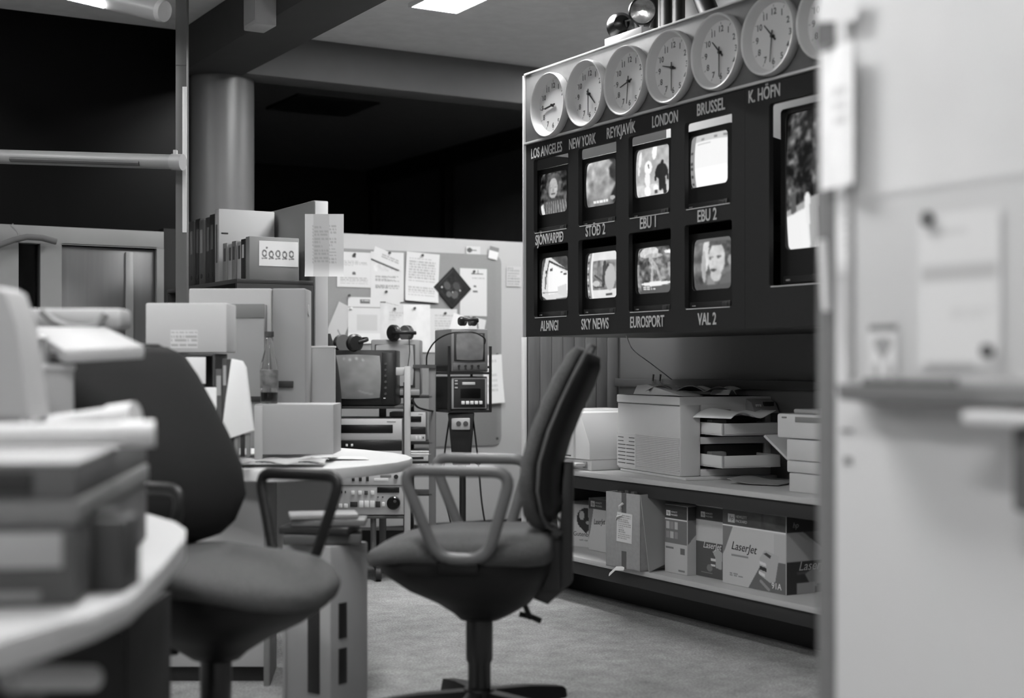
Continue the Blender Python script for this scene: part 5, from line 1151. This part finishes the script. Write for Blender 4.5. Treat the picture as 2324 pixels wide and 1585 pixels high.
part(G().tube([L(T, px, py, 3.44) for px, py in ((95, 705), (120, 728), (155, 744), (190, 746), (220, 738), (240, 712))], .010, 10), 'curved_guide', mat(.5, .5), t)
g = G(); rb(g, T, 50, 110, 765, 830, 3.18, .12, .006); part(g, 'neck', mat(.58, .5), t); g = G(); rb(g, T, 110, 168, 800, 815, 3.10, .05, .004); part(g, 'paper_slot', M_dkgrey, t); g = G(); rb(g, T, 30, 75, 760, 768, 3.1, .08, .002); part(g, 'paper_edge', M_paper, t)

# ------------------------------------------------------------------ whiteboard partition at the right
UW = 1.65; VW = 1.764
wp = struct(G().box(UW, UW+.045, -.6, VW, .0, 2.5, .004), 'wall_board_partition', mat(.82, .5), 'pale free-standing partition carrying the whiteboard')
one(G().box(0, .05, 0, .05, 0, 2.5, .012, 3), 'partition_post', mat(.46, .5), 'grey end post of the whiteboard partition', 'post', (UW+.002, VW+.002, 0))
t = wallthing('whiteboard', 'large whiteboard covered with faint writing and stuck papers', 'whiteboard', UW, 1.70, 0)
part(G().box(0, 1.9, -.018, 0, 1.06, 2.35, .003), 'board', mat(.84, .3, .02, 3), t); part(G().box(-.014, 0, -.022, 0, 1.04, 2.37, .003), 'frame', mat(.72, .4), t); part(G().box(0, 1.9, -.024, 0, 1.035, 1.06, .003), 'frame', mat(.62, .4), t)
part(G().prism([(-.075, 1.045), (-.075, 1.052), (-.02, 1.035), (-.0, 1.035), (0, 1.02), (-.07, 1.028)], .02, 1.9, axis='x', bev=.002), 'pen_tray', mat(.5, .45), t)
c = Cv(150, 100, .84)
c.noise(.02, 6)
for k in range(26):
    x, y = RNG.uniform(.02, .9), RNG.uniform(.03, .62); c.line(x, y, x+RNG.uniform(.02, .07), y+RNG.uniform(-.01, .01), .005, .66)
c.blur(3); picture(c, .9, .9, 'faint_writing', t, (.47, -.0195, 1.80))
def wpaper(px0, px1, py0, py1, label, fn, w=40, h=50, off=.022, bg=.86, name='stuck_paper', u=None, curl=None, rot=0):
    uu = (u or UW)-off; a = onU(px0, py1, uu); b = onU(px1, py0, uu); c = Cv(w, h, bg); 
    if fn: fn(c)
    z0, z1 = onU((px0+px1)/2, py1, uu)[2], onU((px0+px1)/2, py0, uu)[2]
    t = wallthing(name, label, 'paper', uu, (a[1]+b[1])/2, (z0+z1)/2); t.rotation_euler.y = 0
    picture(c, abs(a[1]-b[1]), z1-z0, 'sheet', t, curl=curl, roty=rot); return t
wpaper(2085, 2272, 480, 835, 'large pale sheet with a grey heading band in the middle of the whiteboard', lambda c: c.rect(.05, .2, .0, .04, .6).rect(.1, .6, .12, .13, .74).rect(.05, .95, .34, .44, .72).words(.4, .9, .62, .7, 2, .78).rect(.1, .7, .97, .99, .68).blur(1), off=.021)
wpaper(1972, 2036, 738, 890, 'small card with a dark top band and heart-shaped print, lower left of the whiteboard', lambda c: c.rect(0, 1, 0, .10, .45).ell(.35, .28, .16, .1, .6).ell(.65, .28, .16, .1, .6).poly([(.2, .3), (.8, .3), (.5, .55)], .6).ell(.25, .68, .12, .12, .68).ell(.75, .68, .12, .12, .68).rect(.3, .7, .76, .8, .7).ell(.7, .92, .08, .1, .74), off=.021)
mg = onU(2244, 797, UW-.026); one(G().cyl((0, 0, 0), (-.008, 0, 0), .010), 'round_magnet', mat(.36, .4), 'small dark round magnet on the large pale sheet', 'magnet', mg)
mg = onU(2215, 492, UW-.022); one(G().cyl((0, 0, 0), (-.006, 0, 0), .012), 'round_magnet', mat(.4, .4), 'grey round magnet near the top of the large pale sheet', 'magnet', onU(2108, 497, UW-.022))
wpaper(1897, 1952, 440, 622, 'narrow sheet with faint lines on the partition edge left of the whiteboard', lambda c: c.words(.3, .9, .2, .75, 6, .76), off=.002, bg=.90)
wpaper(1852, 1948, 105, 425, 'long bright sheet hanging over the post at the upper right', lambda c: c.noise(.02, 4).words(.4, .8, .3, .6, 3, .78), off=.030, bg=.92, curl=lambda X, Z: -.010*np.sin(3*X))
wpaper(1856, 1950, -20, 48, 'bright torn sheet at the very top of the partition post', None, off=.034, bg=.88, rot=.2)
wpaper(1852, 1896, 52, 100, 'dark card clipped between the two bright sheets', None, off=.032, bg=.36, name='dark_card')
a = onU(1866, 545, UW-.02); b = onU(1876, 705, UW-.02); one(G().cyl((0, 0, 0), Vector(b)-Vector(a), .0065, n=16), 'white_marker', mat(.92, .4), 'slim white rod stuck upright to the partition post', 'rod', a)
for px, py, w_, h_, lab in ((1922, 978, .028, .005, 'thin dark tape mark on the partition edge'), (1925, 1046, .018, .012, 'small grey tape square on the partition edge, below the thin mark')):
    p = onU(px, py, UW); one(G().box(-w_/2, w_/2, -.0015, 0, -h_/2, h_/2), 'tape_mark', mat(.5, .6), lab, 'tape', p, (0, 0, WALLR))
p = onU(2080, 912, UW-.05); one(G().cyl((0, 0, 0), (0, .16, 0), .008).cyl((0, -.02, 0), (0, 0, 0), .0075), 'board_marker', mat(.25, .4), 'dark marker pen lying in the whiteboard tray', 'marker pen', (UW-.045, p[1]-.05, 1.055))
p = onU(2270, 930, UW-.1); t = wallthing('tray_shelf', 'pale little shelf jutting out below the whiteboard at the right edge', 'shelf', UW, p[1]+.06, 1.0); part(G().box(0, .5, -.11, 0, 0, .018, .004), 'plate', mat(.82, .45), t); part(G().box(.06, .45, -.08, 0, -.12, 0, .01), 'bracket', mat(.4, .5), t)  # grey block below the plate paints the little shelf's shadow
